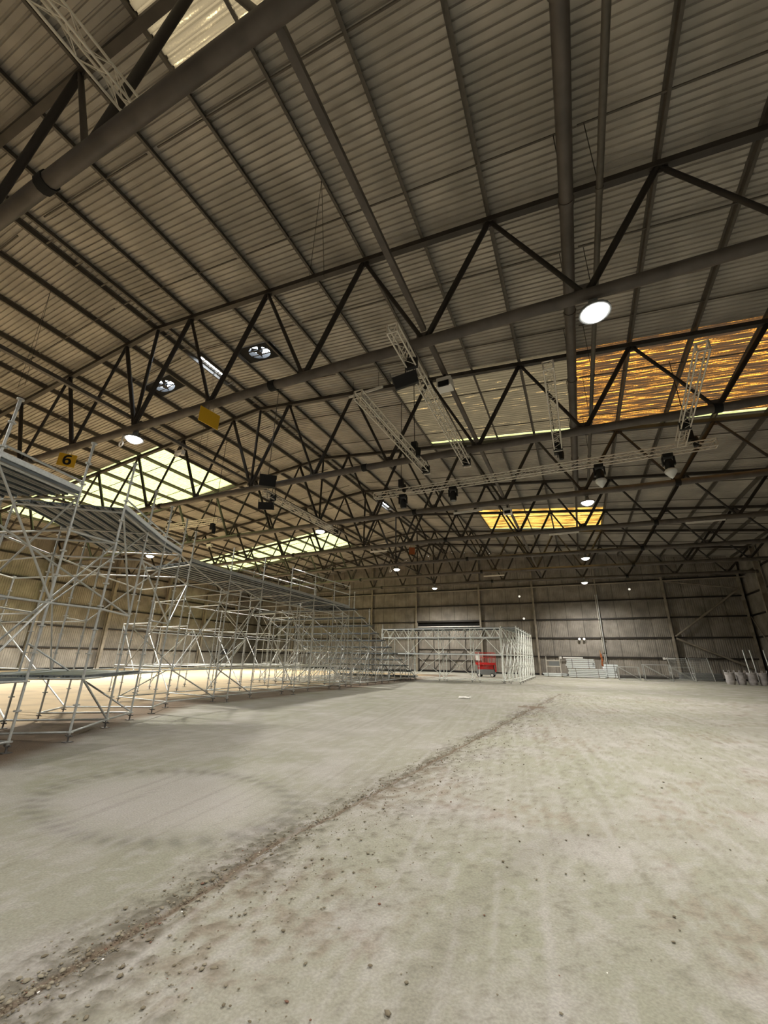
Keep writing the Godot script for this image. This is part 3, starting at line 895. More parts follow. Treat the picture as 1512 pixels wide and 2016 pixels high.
func build_rigging() -> void:
	ventilator(1.0, "round fan ventilator letting in daylight on the right side of the ridge")
	ventilator(-1.0, "round fan ventilator letting in daylight on the left side of the ridge")
	hanging_sign(Vector3(-20.7, 10.15, -9.4), 0.95, 0.68, 0.62, "yellow sign with a black number 6 hanging from the second truss at left", "6", "sign yellow")
	hanging_sign(Vector3(-11.75, 10.2, -9.42), 1.45, 0.85, 0.62, "blank yellow sign hanging right of the near left lamp", "", "sign yellow")
	hanging_sign(Vector3(-11.7, 10.1, -31.0), 0.5, 0.5, 0.6, "small orange sign hanging far away under the fifth truss", "", "orange strap")
	batten(Vector3(-9.5, 14.75, -15.9), Vector3(-7.4, 14.6, -15.6), "pale strip light hanging upper right of the roof ventilators, behind the second truss", 15.6)
	batten(Vector3(-6.2, 10.4, -23.95), Vector3(-4.4, 10.4, -23.95), "strip light under the fourth truss, left of the small orange skylight")
	batten(Vector3(-1.0, 10.4, -31.1), Vector3(1.0, 10.4, -31.1), "strip light under the fifth truss below the small orange skylight")
	batten(Vector3(7.3, 10.3, -31.1), Vector3(9.4, 10.3, -31.1), "strip light under the fifth truss on the dark right side")
	batten(Vector3(-8.6, 10.3, -45.0), Vector3(-6.4, 10.3, -45.0), "strip light far away before the back wall, right of the sliding door")
	batten(Vector3(-15.6, 10.4, -31.1), Vector3(-14.0, 10.4, -31.1), "strip light on the fifth truss beside the middle tie, left of the far lamps")
	box_truss(Vector3(-6.5, 11.55, 1.2), Vector3(-6.5, 11.55, -2.5), "aluminium box truss hanging nearest, crossing the top left corner of the roof", [], 0.3, false)
	box_truss(Vector3(-3.5, 10.02, -7.9), Vector3(-3.62, 10.12, -16.9), "aluminium box truss hanging from the second truss behind a black loudspeaker", [9.42, 16.65])
	box_truss(Vector3(-5.7, 10.0, -10.1), Vector3(-5.55, 10.1, -16.9), "shorter aluminium box truss left of the one with the black loudspeaker", [16.65])
	box_truss(Vector3(-14.5, 10.0, -15.9), Vector3(-14.8, 10.1, -24.1), "aluminium box truss hanging along the ridge between the two middle lamps", [16.65, 23.9])
	box_truss(Vector3(-9.15, 10.0, -18.6), Vector3(6.0, 10.0, -18.6), "long aluminium cross truss hung level with stage lights below it", [], 0.3, false)
	box_truss(Vector3(4.2, 10.05, -12.0), Vector3(4.75, 10.05, -18.2), "aluminium box truss hanging in front of the large orange sheets", [16.65])
	box_truss(Vector3(0.2, 10.1, -11.2), Vector3(0.22, 10.1, -16.8), "short aluminium box truss hanging just left of the thick pipe", [16.65])
	box_truss(Vector3(-25.1, 10.0, -18.4), Vector3(-20.4, 10.0, -18.5), "aluminium box truss lit golden below the first yellow skylight", [])
	hoist(Vector3(-7.6, 10.5, -18.6), "black chain hoist at the left end of the cross truss")
	hoist(Vector3(0.18, 10.9, -18.6), "black chain hoist above the cross truss left of the thick pipe")
	hoist(Vector3(5.2, 10.5, -18.6), "black chain hoist at the right end of the cross truss")
	hoist(Vector3(-5.5, 10.45, -15.0), "black chain hoist on the shorter box truss")
	hoist(Vector3(-20.9, 9.6, -18.5), "black chain hoist under the golden box truss by the yellow skylight")
	stage_light(Vector3(-7.5, 9.45, -18.6), 0.25, false, "black stage light leftmost on the cross truss")
	stage_light(Vector3(-4.8, 9.45, -18.6), 0.0, false, "black stage light second from left on the cross truss")
	stage_light(Vector3(1.75, 9.45, -18.6), -0.2, true, "bagged stage light beside the thick pipe on the cross truss")
	stage_light(Vector3(4.3, 9.45, -18.6), 0.15, true, "bagged stage light rightmost under the cross truss")
	loudspeaker(Vector3(-3.85, 9.75, -9.75), Vector3(0.75, 0.36, 0.4), Vector3(0.5, 0.35, 0.3), "black loudspeaker tilted down under the second truss, right of the middle", 10.8)
	loudspeaker(Vector3(-14.1, 10.5, -15.6), Vector3(0.85, 0.62, 0.55), Vector3(0.2, 0.7, 0), "black loudspeaker at the third truss, upper one near the ridge tie", 16.1)
	loudspeaker(Vector3(-14.9, 9.55, -16.6), Vector3(0.8, 0.4, 0.45), Vector3(0.3, 0.5, 0), "black loudspeaker slung just below the third truss by the ridge", 10.85)
	for e in [[-18.5, 6.0, "faint pair of thin slack wires hanging left of the ridge before the second truss"], [-5.3, 6.6, "faint pair of thin wires hanging from a purlin right of the square tie"], [-16.02, 12.6, "faint pair of thin wires hanging under the ridge between the two ventilators"]]:
		var at := Vector3(e[0], 12.2, -e[1])
		var t := thing("suspension_wires", e[2], "wire", at, "thin wire pairs hanging from purlins")
		for s in [-0.25, 0.25]:
			bar(t, "wire", Vector3(e[0] + s, 11.4, -e[1] - 0.2), Vector3(e[0], roof_y(e[0]) + 0.14, -e[1]), 0.007, M["shaded steel"])
	for e in [[Vector3(-16.9, 10.2, -9.42), "white ring hook hanging left of the near left lamp"], [Vector3(-16.9, 10.2, -38.4), "white ring hook hanging below the third middle lamp far away"]]:
		var t := thing("ring_hook", e[1], "hook", e[0], "white ring hooks beside the lamps")
		var ring := TorusMesh.new()
		ring.inner_radius = 0.09
		ring.outer_radius = 0.15
		ring.rings = 16
		ring.ring_segments = 8
		put(t, "ring", ring, M["white paint"], Transform3D(Basis(Vector3.RIGHT, PI / 2), e[0]))
		bar(t, "shank", e[0] + Vector3(0, 0.12, 0), Vector3(e[0].x, low_y(e[0].x), e[0].z), 0.03, M["white paint"])
	for e in [[Vector3(-3.05, 10.5, -11.4), "white heater box fixed to the square tie, right of the tilted loudspeaker"], [Vector3(-3.05, 10.5, -25.2), "white heater box on the square tie at the small orange skylight"]]:
		var t := thing("unit_heater", e[1], "heater", e[0])
		block(t, "casing", e[0], Vector3(0.5, 0.34, 0.42), M["white paint"])
		block(t, "outlet", e[0] + Vector3(0, -0.1, 0.22), Vector3(0.36, 0.2, 0.05), M["dark gap"])
		block(t, "bracket", e[0] + Vector3(0, 0.28, 0), Vector3(0.08, 0.26, 0.08), M["shaded steel"])
	for e in [[Vector3(-16.3, 10.82, -11.8), "white emergency light box on the second truss tie, right of the near left lamp"], [Vector3(-15.4, 10.55, -23.9), "white emergency light box beside the middle lamp at the second yellow skylight"], [Vector3(-27.0, 10.3, -23.9), "white emergency light box under the tie left of the second yellow skylight"]]:
		var t := thing("emergency_light", e[1], "emergency light", e[0])
		block(t, "casing", e[0], Vector3(0.5, 0.16, 0.2), M["white paint"])
		block(t, "bracket", e[0] + Vector3(0, 0.2, 0), Vector3(0.06, 0.26, 0.06), M["shaded steel"])
		for s in [-1.0, 1.0]:
			put(t, "spot_head", lathe([Vector2(0, -0.06), Vector2(0.09, -0.05), Vector2(0.06, 0.06), Vector2(0, 0.07)], 10), M["white paint"], Transform3D(Basis(), e[0] + Vector3(s * 0.2, -0.13, 0)))

# ---------------------------------------------------------------- scaffolding
func standard_mesh(h: float, base := true) -> ArrayMesh:
	var key := "std%.2f%s" % [h, base]
	if shared.has(key):
		return shared[key]
	var st := begin()
	join(st, shared.tube, along(Vector3(0, 0.12 if base else 0.0, 0), Vector3(0, h, 0), 0.0245))
	var y := 0.18
	while y < h + 0.05:
		join(st, shared.tube, along(Vector3(0, y - 0.012, 0), Vector3(0, y + 0.012, 0), 0.062))
		y += 0.5
	y = 2.1
	while y < h:
		join(st, shared.tube, along(Vector3(0, y - 0.1, 0), Vector3(0, y + 0.1, 0), 0.030))
		y += 2.0
	shared[key] = st.commit()
	return shared[key]

func standard(t: Node3D, p: Vector2, h: float, base := true) -> void:   # p: x, distance
	var at := Vector3(p.x, 0, -p.y)
	var s := put(t, "standard", standard_mesh(h), M[tube_finish], Transform3D(Basis(), at))
	if base:
		if not shared.has("jack"):
			var st := begin()
			join(st, shared.rhs, Transform3D(Basis.from_scale(Vector3(0.075, 0.012, 0.075)), Vector3(0, 0.008, 0)))
			join(st, shared.tube, along(Vector3(0, 0.01, 0), Vector3(0, 0.2, 0), 0.018))
			join(st, shared.tube, along(Vector3(0, 0.105, 0), Vector3(0, 0.13, 0), 0.05))
			join(st, shared.rhs, Transform3D(Basis.from_scale(Vector3(0.11, 0.02, 0.012)), Vector3(0, 0.118, 0)))
			shared.jack = st.commit()
		put(s, "base_jack", shared.jack, M["clamp steel"], Transform3D(Basis(), at))

func v3(p: Vector2, y: float) -> Vector3:
	return Vector3(p.x, y, -p.y)

func ledger(t: Node3D, a: Vector2, b: Vector2, y: float, called := "ledger") -> void:
	bar(t, called, v3(a, y), v3(b, y), 0.0225, M[tube_finish])

func brace(t: Node3D, a: Vector2, ya: float, b: Vector2, yb: float) -> void:
	bar(t, "brace", v3(a, ya), v3(b, yb), 0.022, M[tube_finish])

func board_mesh(w: float) -> ArrayMesh:   # steel plank of unit length along x with downturned, ribbed underside
	var key := "board%.2f" % w
	if not shared.has(key):
		var o := PackedVector2Array()
		var top := 0.0
		o.append(Vector2(-w / 2, top))
		o.append(Vector2(w / 2, top))
		o.append(Vector2(w / 2, -0.07))
		o.append(Vector2(w / 2 - 0.03, -0.07))
		o.append(Vector2(w / 2 - 0.03, -0.02))
		for q in [0.28, -0.02]:
			o.append(Vector2(w * q + 0.03, -0.02))
			o.append(Vector2(w * q + 0.02, -0.045))
			o.append(Vector2(w * q - 0.05, -0.045))
			o.append(Vector2(w * q - 0.06, -0.02))
		o.append(Vector2(-w / 2 + 0.03, -0.02))
		o.append(Vector2(-w / 2 + 0.03, -0.07))
		o.append(Vector2(-w / 2, -0.07))
		shared[key] = extrude(o, 1.0)
	return shared[key]

func deck(t: Node3D, a: Vector2, b: Vector2, c: Vector2, d: Vector2, y: float, n := 8, called := "deck_board", y2 := -1.0) -> void:   # boards run from edge a-b's direction; a-d and b-c are the bearing sides
	for i in n:
		var f := (i + 0.5) / n
		var p := v3(a.lerp(d, f), y)
		var q := v3(b.lerp(c, f), y if y2 < 0.0 else y2)
		var w := (v3(a, y) - v3(d, y)).length() / n
		var w2 := (v3(b, y) - v3(c, y)).length() / n
		var dir := q - p
		var side := Vector3.UP.cross(-dir).normalized()
		put(t, called, board_mesh(0.32), M["galvanised deck"], Transform3D(Basis(side * (minf(w, w2) / 0.335), Vector3.UP, -dir), p))

func scaffold_bay(t: Node3D, a: Vector2, b: Vector2, levels: Array, braces := true, flip := false) -> void:
	for y in levels:
		ledger(t, a, b, y)
	if braces:
		for i in levels.size() - 1:
			if (i % 2 == 0) != flip:
				brace(t, a, levels[i], b, levels[i + 1])
			else:
				brace(t, b, levels[i], a, levels[i + 1])

func build_scaffold() -> void:
	var lift := [0.18, 1.18, 2.62, 4.12]
	# 1. corner tower nearest the camera
	var t := thing("scaffold_tower", "galvanised scaffold corner tower nearest the viewer at the left edge, with raised decks", "scaffold", Vector3(-12.5, 0, -7))
	var F := [Vector2(-9.02, 3.08), Vector2(-9.47, 4.72), Vector2(-9.58, 5.8), Vector2(-10.66, 7.24), Vector2(-11.38, 8.37), Vector2(-12.0, 9.5), Vector2(-12.95, 10.74)]
	var B := [Vector2(-10.95, 2.65), Vector2(-11.3, 4.15), Vector2(-11.35, 4.4), Vector2(-12.45, 6.0), Vector2(-13.2, 7.1), Vector2(-14.1, 8.2), Vector2(-15.8, 11.0)]
	var C := [Vector2(-15.0, 2.0), Vector2(-15.2, 3.3), Vector2(-15.1, 3.7), Vector2(-16.3, 5.7), Vector2(-17.2, 6.9), Vector2(-17.8, 7.6), Vector2(-19.4, 9.2)]
	for i in 7:
		standard(t, F[i], 6.15)
		standard(t, B[i], [5.1, 5.1, 5.1, 5.1, 5.1, 6.0, 5.1][i])
		for y in [0.18, 1.18, 4.12, 4.88]:
			ledger(t, F[i], B[i], y, "transom")
		if i % 2 == 1:
			standard(t, C[i], 4.2)
			for y in [1.18, 2.62, 4.12]:
				ledger(t, B[i], C[i], y, "transom")
			brace(t, B[i], 2.62, F[i], 4.9)
			brace(t, B[i], 0.2, C[i], 2.6)
		elif i != 4:
			brace(t, B[i], 1.2, F[i], 4.1)
	brace(t, F[0], 4.88, F[1], 2.7)
	brace(t, F[1], 2.62, F[0], 0.2)
	brace(t, Vector2(-10.0, 3.6), 4.1, F[3], 2.62)
	brace(t, F[3], 0.2, F[2], 1.18)
	brace(t, F[3], 2.62, F[2], 4.88)
	brace(t, F[3], 4.12, F[5], 2.62)
	brace(t, F[4], 0.2, B[3], 1.9)
	brace(t, F[6], 4.12, F[5], 2.62)
	for i in 6:
		var lv: Array = [[0.18, 1.18, 2.62, 4.88], [2.62, 4.12], [0.18, 1.18, 2.62, 4.88], [0.18, 1.18, 4.12, 4.88], [1.18, 2.62, 4.88], [0.18, 4.12, 4.88]][i]
		scaffold_bay(t, F[i], F[i + 1], lv, false)
		scaffold_bay(t, B[i], B[i + 1], [0.18, 2.62, 4.12] if i % 2 == 0 else [1.18, 4.12], i in [0, 3], i % 2 == 1)
	for i in [1, 3]:
		scaffold_bay(t, C[i], C[i + 2], [0.18, 2.62, 4.12], i == 3)
	deck(t, F[0], F[1], B[1], B[0], 5.0, 6)
	deck(t, F[2], F[4], B[4], B[2], 5.0, 7)
	deck(t, F[4], F[5], B[5], B[4], 5.0, 7)
	deck(t, F[0], F[1], B[1], B[0], 1.25, 6)
	deck(t, F[2], F[4], B[4], B[2], 1.25, 6)
	deck(t, C[3], C[5], Vector2(-20.2, 8.0), Vector2(-18.6, 6.2), 3.5, 6)
	for e in [[F[0], F[1]], [F[2], F[4]], [F[4], F[5]]]:     # bright edge beams along the decks
		beam(t, "edge_beam", v3(e[0], 5.04), v3(e[1], 5.04), 0.05, 0.10, M["bundled steel"])
		ledger(t, e[0], e[1], 5.22)
	# 2. straight walkway along the seating
	t = thing("scaffold_walkway", "long straight galvanised scaffold walkway running away from the corner tower, deck overhead", "scaffold", Vector3(-14.5, 0, -17))
	var dd := [12.95, 15.0, 17.15, 19.3, 21.4, 23.3]
	for i in dd.size():
		var f := Vector2(-13.1, dd[i])
		var b := Vector2(-15.85, dd[i] + 0.2)
		var c := Vector2(-18.0, dd[i] + 0.4)
		var e := Vector2(-20.2, dd[i] + 0.6)
		standard(t, f, 6.1)
		standard(t, b, 6.1 if i > 1 else 5.0)
		standard(t, c, 4.05)
		standard(t, e, 3.1)
		if i % 2 == 0:
			standard(t, Vector2(-12.5, dd[i] + 0.1), 4.2)
			ledger(t, Vector2(-12.5, dd[i] + 0.1), f, 0.2, "transom")
			ledger(t, Vector2(-12.5, dd[i] + 0.1), f, 4.1, "transom")
		for y in [0.18, 1.18, 4.12, 4.65]:
			ledger(t, f, b, y, "transom")
		for y in [1.18, 4.0]:
			ledger(t, b, c, y, "transom")
		for y in [1.18, 3.05]:
			ledger(t, c, e, y, "transom")
		if i % 2 == 0:
			brace(t, f, 1.2, b, 4.1)
			brace(t, b, 0.2, c, 2.6)
			brace(t, c, 0.2, e, 3.0)
		else:
			brace(t, b, 1.2, f, 4.1)
			brace(t, c, 1.2, b, 4.0)
			brace(t, e, 0.3, c, 2.6)
		if i == 0:
			scaffold_bay(t, F[6], f, [0.18, 1.18, 4.12, 4.9], true, true)
			scaffold_bay(t, B[6], b, [0.18, 1.18, 2.62], true)
			deck(t, F[6], f, b, B[6], 5.03, 8, "deck_board", 4.97)
			beam(t, "edge_beam", v3(F[6], 5.07), v3(f, 5.0), 0.05, 0.12, M["galvanised"])
		else:
			var pf := Vector2(-13.1, dd[i - 1])
			var pb := Vector2(-15.85, dd[i - 1] + 0.2)
			var pc := Vector2(-18.0, dd[i - 1] + 0.4)
			var pe := Vector2(-20.2, dd[i - 1] + 0.6)
			scaffold_bay(t, pf, f, [0.18, 1.18, 4.12, 4.65], i % 2 == 1, i % 4 == 1)
			scaffold_bay(t, pb, b, [0.18, 2.62, 4.12], i % 2 == 0, i % 4 == 0)
			scaffold_bay(t, pc, c, [1.18, 2.62, 4.0], i == 3)
			scaffold_bay(t, pe, e, [1.18, 3.05], i == 2)
			deck(t, pf, f, b, pb, 5.03 - 0.026 * (dd[i - 1] - 10.7), 8, "deck_board", 5.03 - 0.026 * (dd[i] - 10.7))
			beam(t, "edge_beam", v3(pf, 5.07 - 0.026 * (dd[i - 1] - 10.7)), v3(f, 5.07 - 0.026 * (dd[i] - 10.7)), 0.05, 0.12, M["galvanised"])
			if i > 1:
				ledger(t, pb, b, 6.0, "guard_rail")
				ledger(t, pb, b, 5.5, "guard_rail")
			if i > 2:
				ledger(t, pf, f, 6.0, "guard_rail")
				ledger(t, pf, f, 5.5, "guard_rail")
	# 3. stepped stand going down beyond the walkway
	t = thing("scaffold_stand", "stepped scaffold stand descending towards the back wall beyond the long walkway", "scaffold", Vector3(-16, 0, -28.5))
	var steps := 10
	for i in steps + 1:
		var d := 23.6 + i * 1.12
		var y := 4.62 - i * 0.43
		for k in 5:
			var x := -12.9 - k * 1.9
			standard(t, Vector2(x, d), y + (1.1 if (k == 0 and i % 2 == 0) else 0.1))
			if k > 0:
				ledger(t, Vector2(x, d), Vector2(x + 1.9, d), 0.18)
				ledger(t, Vector2(x, d), Vector2(x + 1.9, d), y - 0.1)
				if y > 2.4:
					ledger(t, Vector2(x, d), Vector2(x + 1.9, d), 2.1)
				if (i + k) % 3 == 0:
					brace(t, Vector2(x, d), 0.2, Vector2(x + 1.9, d), minf(y, 2.1))
				if (i + k) % 3 == 1 and y > 3.0:
					brace(t, Vector2(x + 1.9, d), 2.1, Vector2(x, d), y)
			if i > 0:
				ledger(t, Vector2(x, d - 1.12), Vector2(x, d), 0.18)
				if y > 2.1:
					ledger(t, Vector2(x, d - 1.12), Vector2(x, d), 2.1)
				bar(t, "stringer", Vector3(x, y + 0.38, -d + 1.12), Vector3(x, y - 0.06, -d), 0.03, M["galvanised"])
				if i % 2 == 0:
					brace(t, Vector2(x, d - 1.12), 0.2, Vector2(x, d), minf(y, 2.0))
		deck(t, Vector2(-12.8, d - 0.35), Vector2(-20.6, d - 0.35), Vector2(-20.6, d + 0.35), Vector2(-12.8, d + 0.35), y, 2, "tread")
	tube_finish = "lit galvanised"  # far tubes take the paler copy, brighter light put into its colour
	# 4. gantry before the sliding door
	t = thing("scaffold_gantry", "two-level galvanised scaffold gantry with lattice girders standing before the sliding door", "scaffold", Vector3(-10, 0, -35.2))
	var gx := [-15.8, -13.3, -10.6, -7.95, -5.6]
	for i in gx.size():
		var a := Vector2(gx[i], 34.2)
		var b := Vector2(gx[i] - 0.25, 36.3)
		standard(t, a, 4.1)
		standard(t, b, 4.1)
		standard(t, Vector2(gx[i] + 0.55, 34.4), 2.2)
		for y in [0.2, 2.05, 4.05]:
			ledger(t, a, b, y, "transom")
		brace(t, a, 0.2, b, 2.05)
		brace(t, b, 2.05, a, 4.05)
		if i > 0:
			var pa := Vector2(gx[i - 1], 34.2)
			var pb := Vector2(gx[i - 1] - 0.25, 36.3)
			for pq in [[pa, a], [pb, b]]:
				for y in [2.05, 3.35, 4.05]:
					beam(t, "ledger", v3(pq[0], y), v3(pq[1], y), 0.06, 0.075, M["bundled steel"])
				ledger(t, pq[0], pq[1], 0.18)
				for q in 6:       # lattice girder
					var u := float(q) / 6
					var u2 := float(q + 1) / 6
					brace(t, pq[0].lerp(pq[1], u), 3.35 if q % 2 == 0 else 4.05, pq[0].lerp(pq[1], u2), 4.05 if q % 2 == 0 else 3.35)
			if i < 4:
				brace(t, pb, 0.25, b, 2.05)
				brace(t, b, 0.25, pb, 2.05)
			brace(t, pa, 2.05, a.lerp(pa, 0.5), 3.35)
			brace(t, a, 2.05, a.lerp(pa, 0.5), 3.35)
			deck(t, pa, a, b, pb, 4.12, 5)
			if i < 4:
				deck(t, pa, a, b, pb, 2.12, 3)
	# 5. densely braced block on the right
	t = thing("scaffold_block", "dense cross-braced galvanised scaffold block, rightmost of the far scaffolds", "scaffold", Vector3(-4.9, 0, -40.5))
	for i in 8:
		var d := 34.3 + i * 1.78
		var a := Vector2(-5.5 + i * 0.05, d)
		var b := Vector2(-4.35 - i * 0.02, d)
		standard(t, a, 4.15)
		standard(t, b, 4.15)
		for y in [0.2, 2.05, 4.05]:
			ledger(t, a, b, y, "transom")
		brace(t, a, 0.2, b, 2.05)
		brace(t, b, 2.05, a, 4.05)
		if i > 0:
			var pa := Vector2(-5.5 + (i - 1) * 0.05, d - 1.78)
			var pb := Vector2(-4.35 - (i - 1) * 0.02, d - 1.78)
			for pq in [[pa, a], [pb, b]]:
				for y in [0.2, 2.05, 4.05]:
					ledger(t, pq[0], pq[1], y)
				for y in [0.2, 2.05]:
					brace(t, pq[0], y, pq[1], y + 1.85)
					brace(t, pq[1], y, pq[0], y + 1.85)
			if i < 7:
				deck(t, pa, a, b, pb, 4.14, 3)

# ---------------------------------------------------------------- things on the floor
func scissor_lift() -> void:
	var o := Vector3(-9.1, 0, -45.6)
	var t := thing("scissor_lift", "red scissor lift parked behind the gantry before the back wall", "scissor lift", o)
	block(t, "chassis", o + Vector3(0, 0.42, 0), Vector3(1.85, 0.42, 0.8), M["grey paint"])
	block(t, "tray", o + Vector3(0, 0.68, 0), Vector3(1.7, 0.1, 0.74), M["grey paint"])
	for sx in [-1.0, 1.0]:
		for sz in [-1.0, 1.0]:
			var c: Vector3 = o + Vector3(sx * 0.66, 0.19, sz * 0.39)
			var w := bar(t, "wheel", c - Vector3(0, 0, 0.075), c + Vector3(0, 0, 0.075), 0.19, M["black plastic"])
			bar(t, "hub", c + Vector3(0, 0, sz * 0.07), c + Vector3(0, 0, sz * 0.085), 0.13, M["white paint"])
	for i in 3:
		for s in [-1.0, 1.0]:
			var y := 0.78 + i * 0.14
			beam(t, "scissor_arm", o + Vector3(-0.8, y - 0.03, s * 0.28), o + Vector3(0.8, y + 0.07, s * 0.28), 0.06, 0.09, M["red paint"])
			beam(t, "scissor_arm", o + Vector3(-0.8, y + 0.07, s * 0.2), o + Vector3(0.8, y - 0.03, s * 0.2), 0.06, 0.09, M["red paint"])
	block(t, "platform", o + Vector3(0, 1.28, 0), Vector3(1.95, 0.22, 0.82), M["red paint"])
	for s in [-1.0, 1.0]:
		for y in [1.85, 2.35]:
			bar(t, "guard_rail", o + Vector3(-0.95, y, s * 0.39), o + Vector3(0.95, y, s * 0.39), 0.024, M["red paint"])
		for k in 8:
			var x := -0.95 + k * 0.271
			bar(t, "guard_post", o + Vector3(x, 1.35, s * 0.39), o + Vector3(x, 2.35, s * 0.39), 0.018, M["red paint"])
	for s in [-1.0, 1.0]:
		for y in [1.85, 2.35]:
			bar(t, "guard_rail", o + Vector3(s * 0.95, y, -0.39), o + Vector3(s * 0.95, y, 0.39), 0.024, M["red paint"])
	block(t, "control_box", o + Vector3(-0.72, 1.9, 0.44), Vector3(0.42, 0.62, 0.06), M["white paint"])
	block(t, "entry_ladder", o + Vector3(0.99, 0.85, 0), Vector3(0.07, 0.7, 0.5), M["red paint"])

func plank_stack(at: Vector3, l: float, w: float, h: float, rows: int, label: String, turn := 0.0) -> void:
	var t := thing("plank_stack", label, "stack of planks", at, "strapped stacks of silver scaffold planks")
	rng.seed = int(at.x * 100) + 999
	for r in rows:
		for k in 3:
			var y := (r + 0.5) * h / rows + 0.06
			var dx := rng.randf_range(-0.12, 0.12)
			block(t, "plank", at + Vector3(dx, y, (k - 1) * w / 3), Vector3(l + rng.randf_range(-0.1, 0.1), h / rows * 0.8, w / 3.2), M["bundled steel"], turn)
	for s in [-0.3, 0.3]:
		block(t, "strap", at + Vector3(s * l, h / 2 + 0.06, 0), Vector3(0.04, h + 0.06, w + 0.06), M["clamp steel"], turn)
		block(t, "bearer", at + Vector3(s * l, 0.03, 0), Vector3(0.1, 0.06, w), M["timber"], turn)

func stillage(at: Vector3, w: float, d: float, h: float, label: String, filled := true) -> void:
	var t := thing("stillage", label, "stillage", at, "steel stillages with scaffold parts")
	for sx in [-1.0, 1.0]:
		for sz in [-1.0, 1.0]:
			var p: Vector3 = at + Vector3(sx * w / 2, 0, sz * d / 2)
			beam(t, "post", p, p + Vector3(0, h, 0), 0.06, 0.06, M["galvanised"])
		for y in [0.12, h * 0.55, h - 0.03]:
			beam(t, "side_rail", at + Vector3(sx * w / 2, y, -d / 2), at + Vector3(sx * w / 2, y, d / 2), 0.05, 0.05, M["galvanised"])
	for sz in [-1.0, 1.0]:
		for y in [0.12, h - 0.03]:
			beam(t, "front_rail", at + Vector3(-w / 2, y, sz * d / 2), at + Vector3(w / 2, y, sz * d / 2), 0.05, 0.05, M["galvanised"])
		beam(t, "diagonal", at + Vector3(-w / 2, h, sz * d / 2), at + Vector3(w / 2, 0.12, sz * d / 2), 0.035, 0.035, M["galvanised"])
	if filled:
		rng.seed = int(at.x * 77) + 5
		for i in 12:
			var y := 0.2 + floorf(i / 4.0) * 0.12
			bar(t, "tube_part", at + Vector3(-w * 0.55, y, (i % 4 - 1.5) * d * 0.2), at + Vector3(w * 0.55 + rng.randf() * 0.2, y + 0.05, (i % 4 - 1.5) * d * 0.2), 0.035, M["clamp steel"])

func bulk_bag(at: Vector3, s: Vector3, label: String) -> void:
	var t := thing("bulk_bag", label, "bag", at, "pale cloth bags at the right of the back wall")
	put(t, "bag", lathe([Vector2(0.0, 0.0), Vector2(0.40, 0.0), Vector2(0.49, 0.2), Vector2(0.47, 0.62), Vector2(0.52, 0.95), Vector2(0.44, 1.0), Vector2(0.40, 0.85), Vector2(0.0, 0.75)], 9), M["bag cloth"], Transform3D(Basis.from_scale(s), at))
	for k in 4:
		var a := TAU * k / 4 + 0.4
		var p := at + Vector3(cos(a) * 0.44 * s.x, 0.9 * s.y, sin(a) * 0.44 * s.z)
		bar(t, "lifting_loop", p, p + Vector3(cos(a) * 0.04, 0.28, sin(a) * 0.04), 0.03, M["bag cloth"])

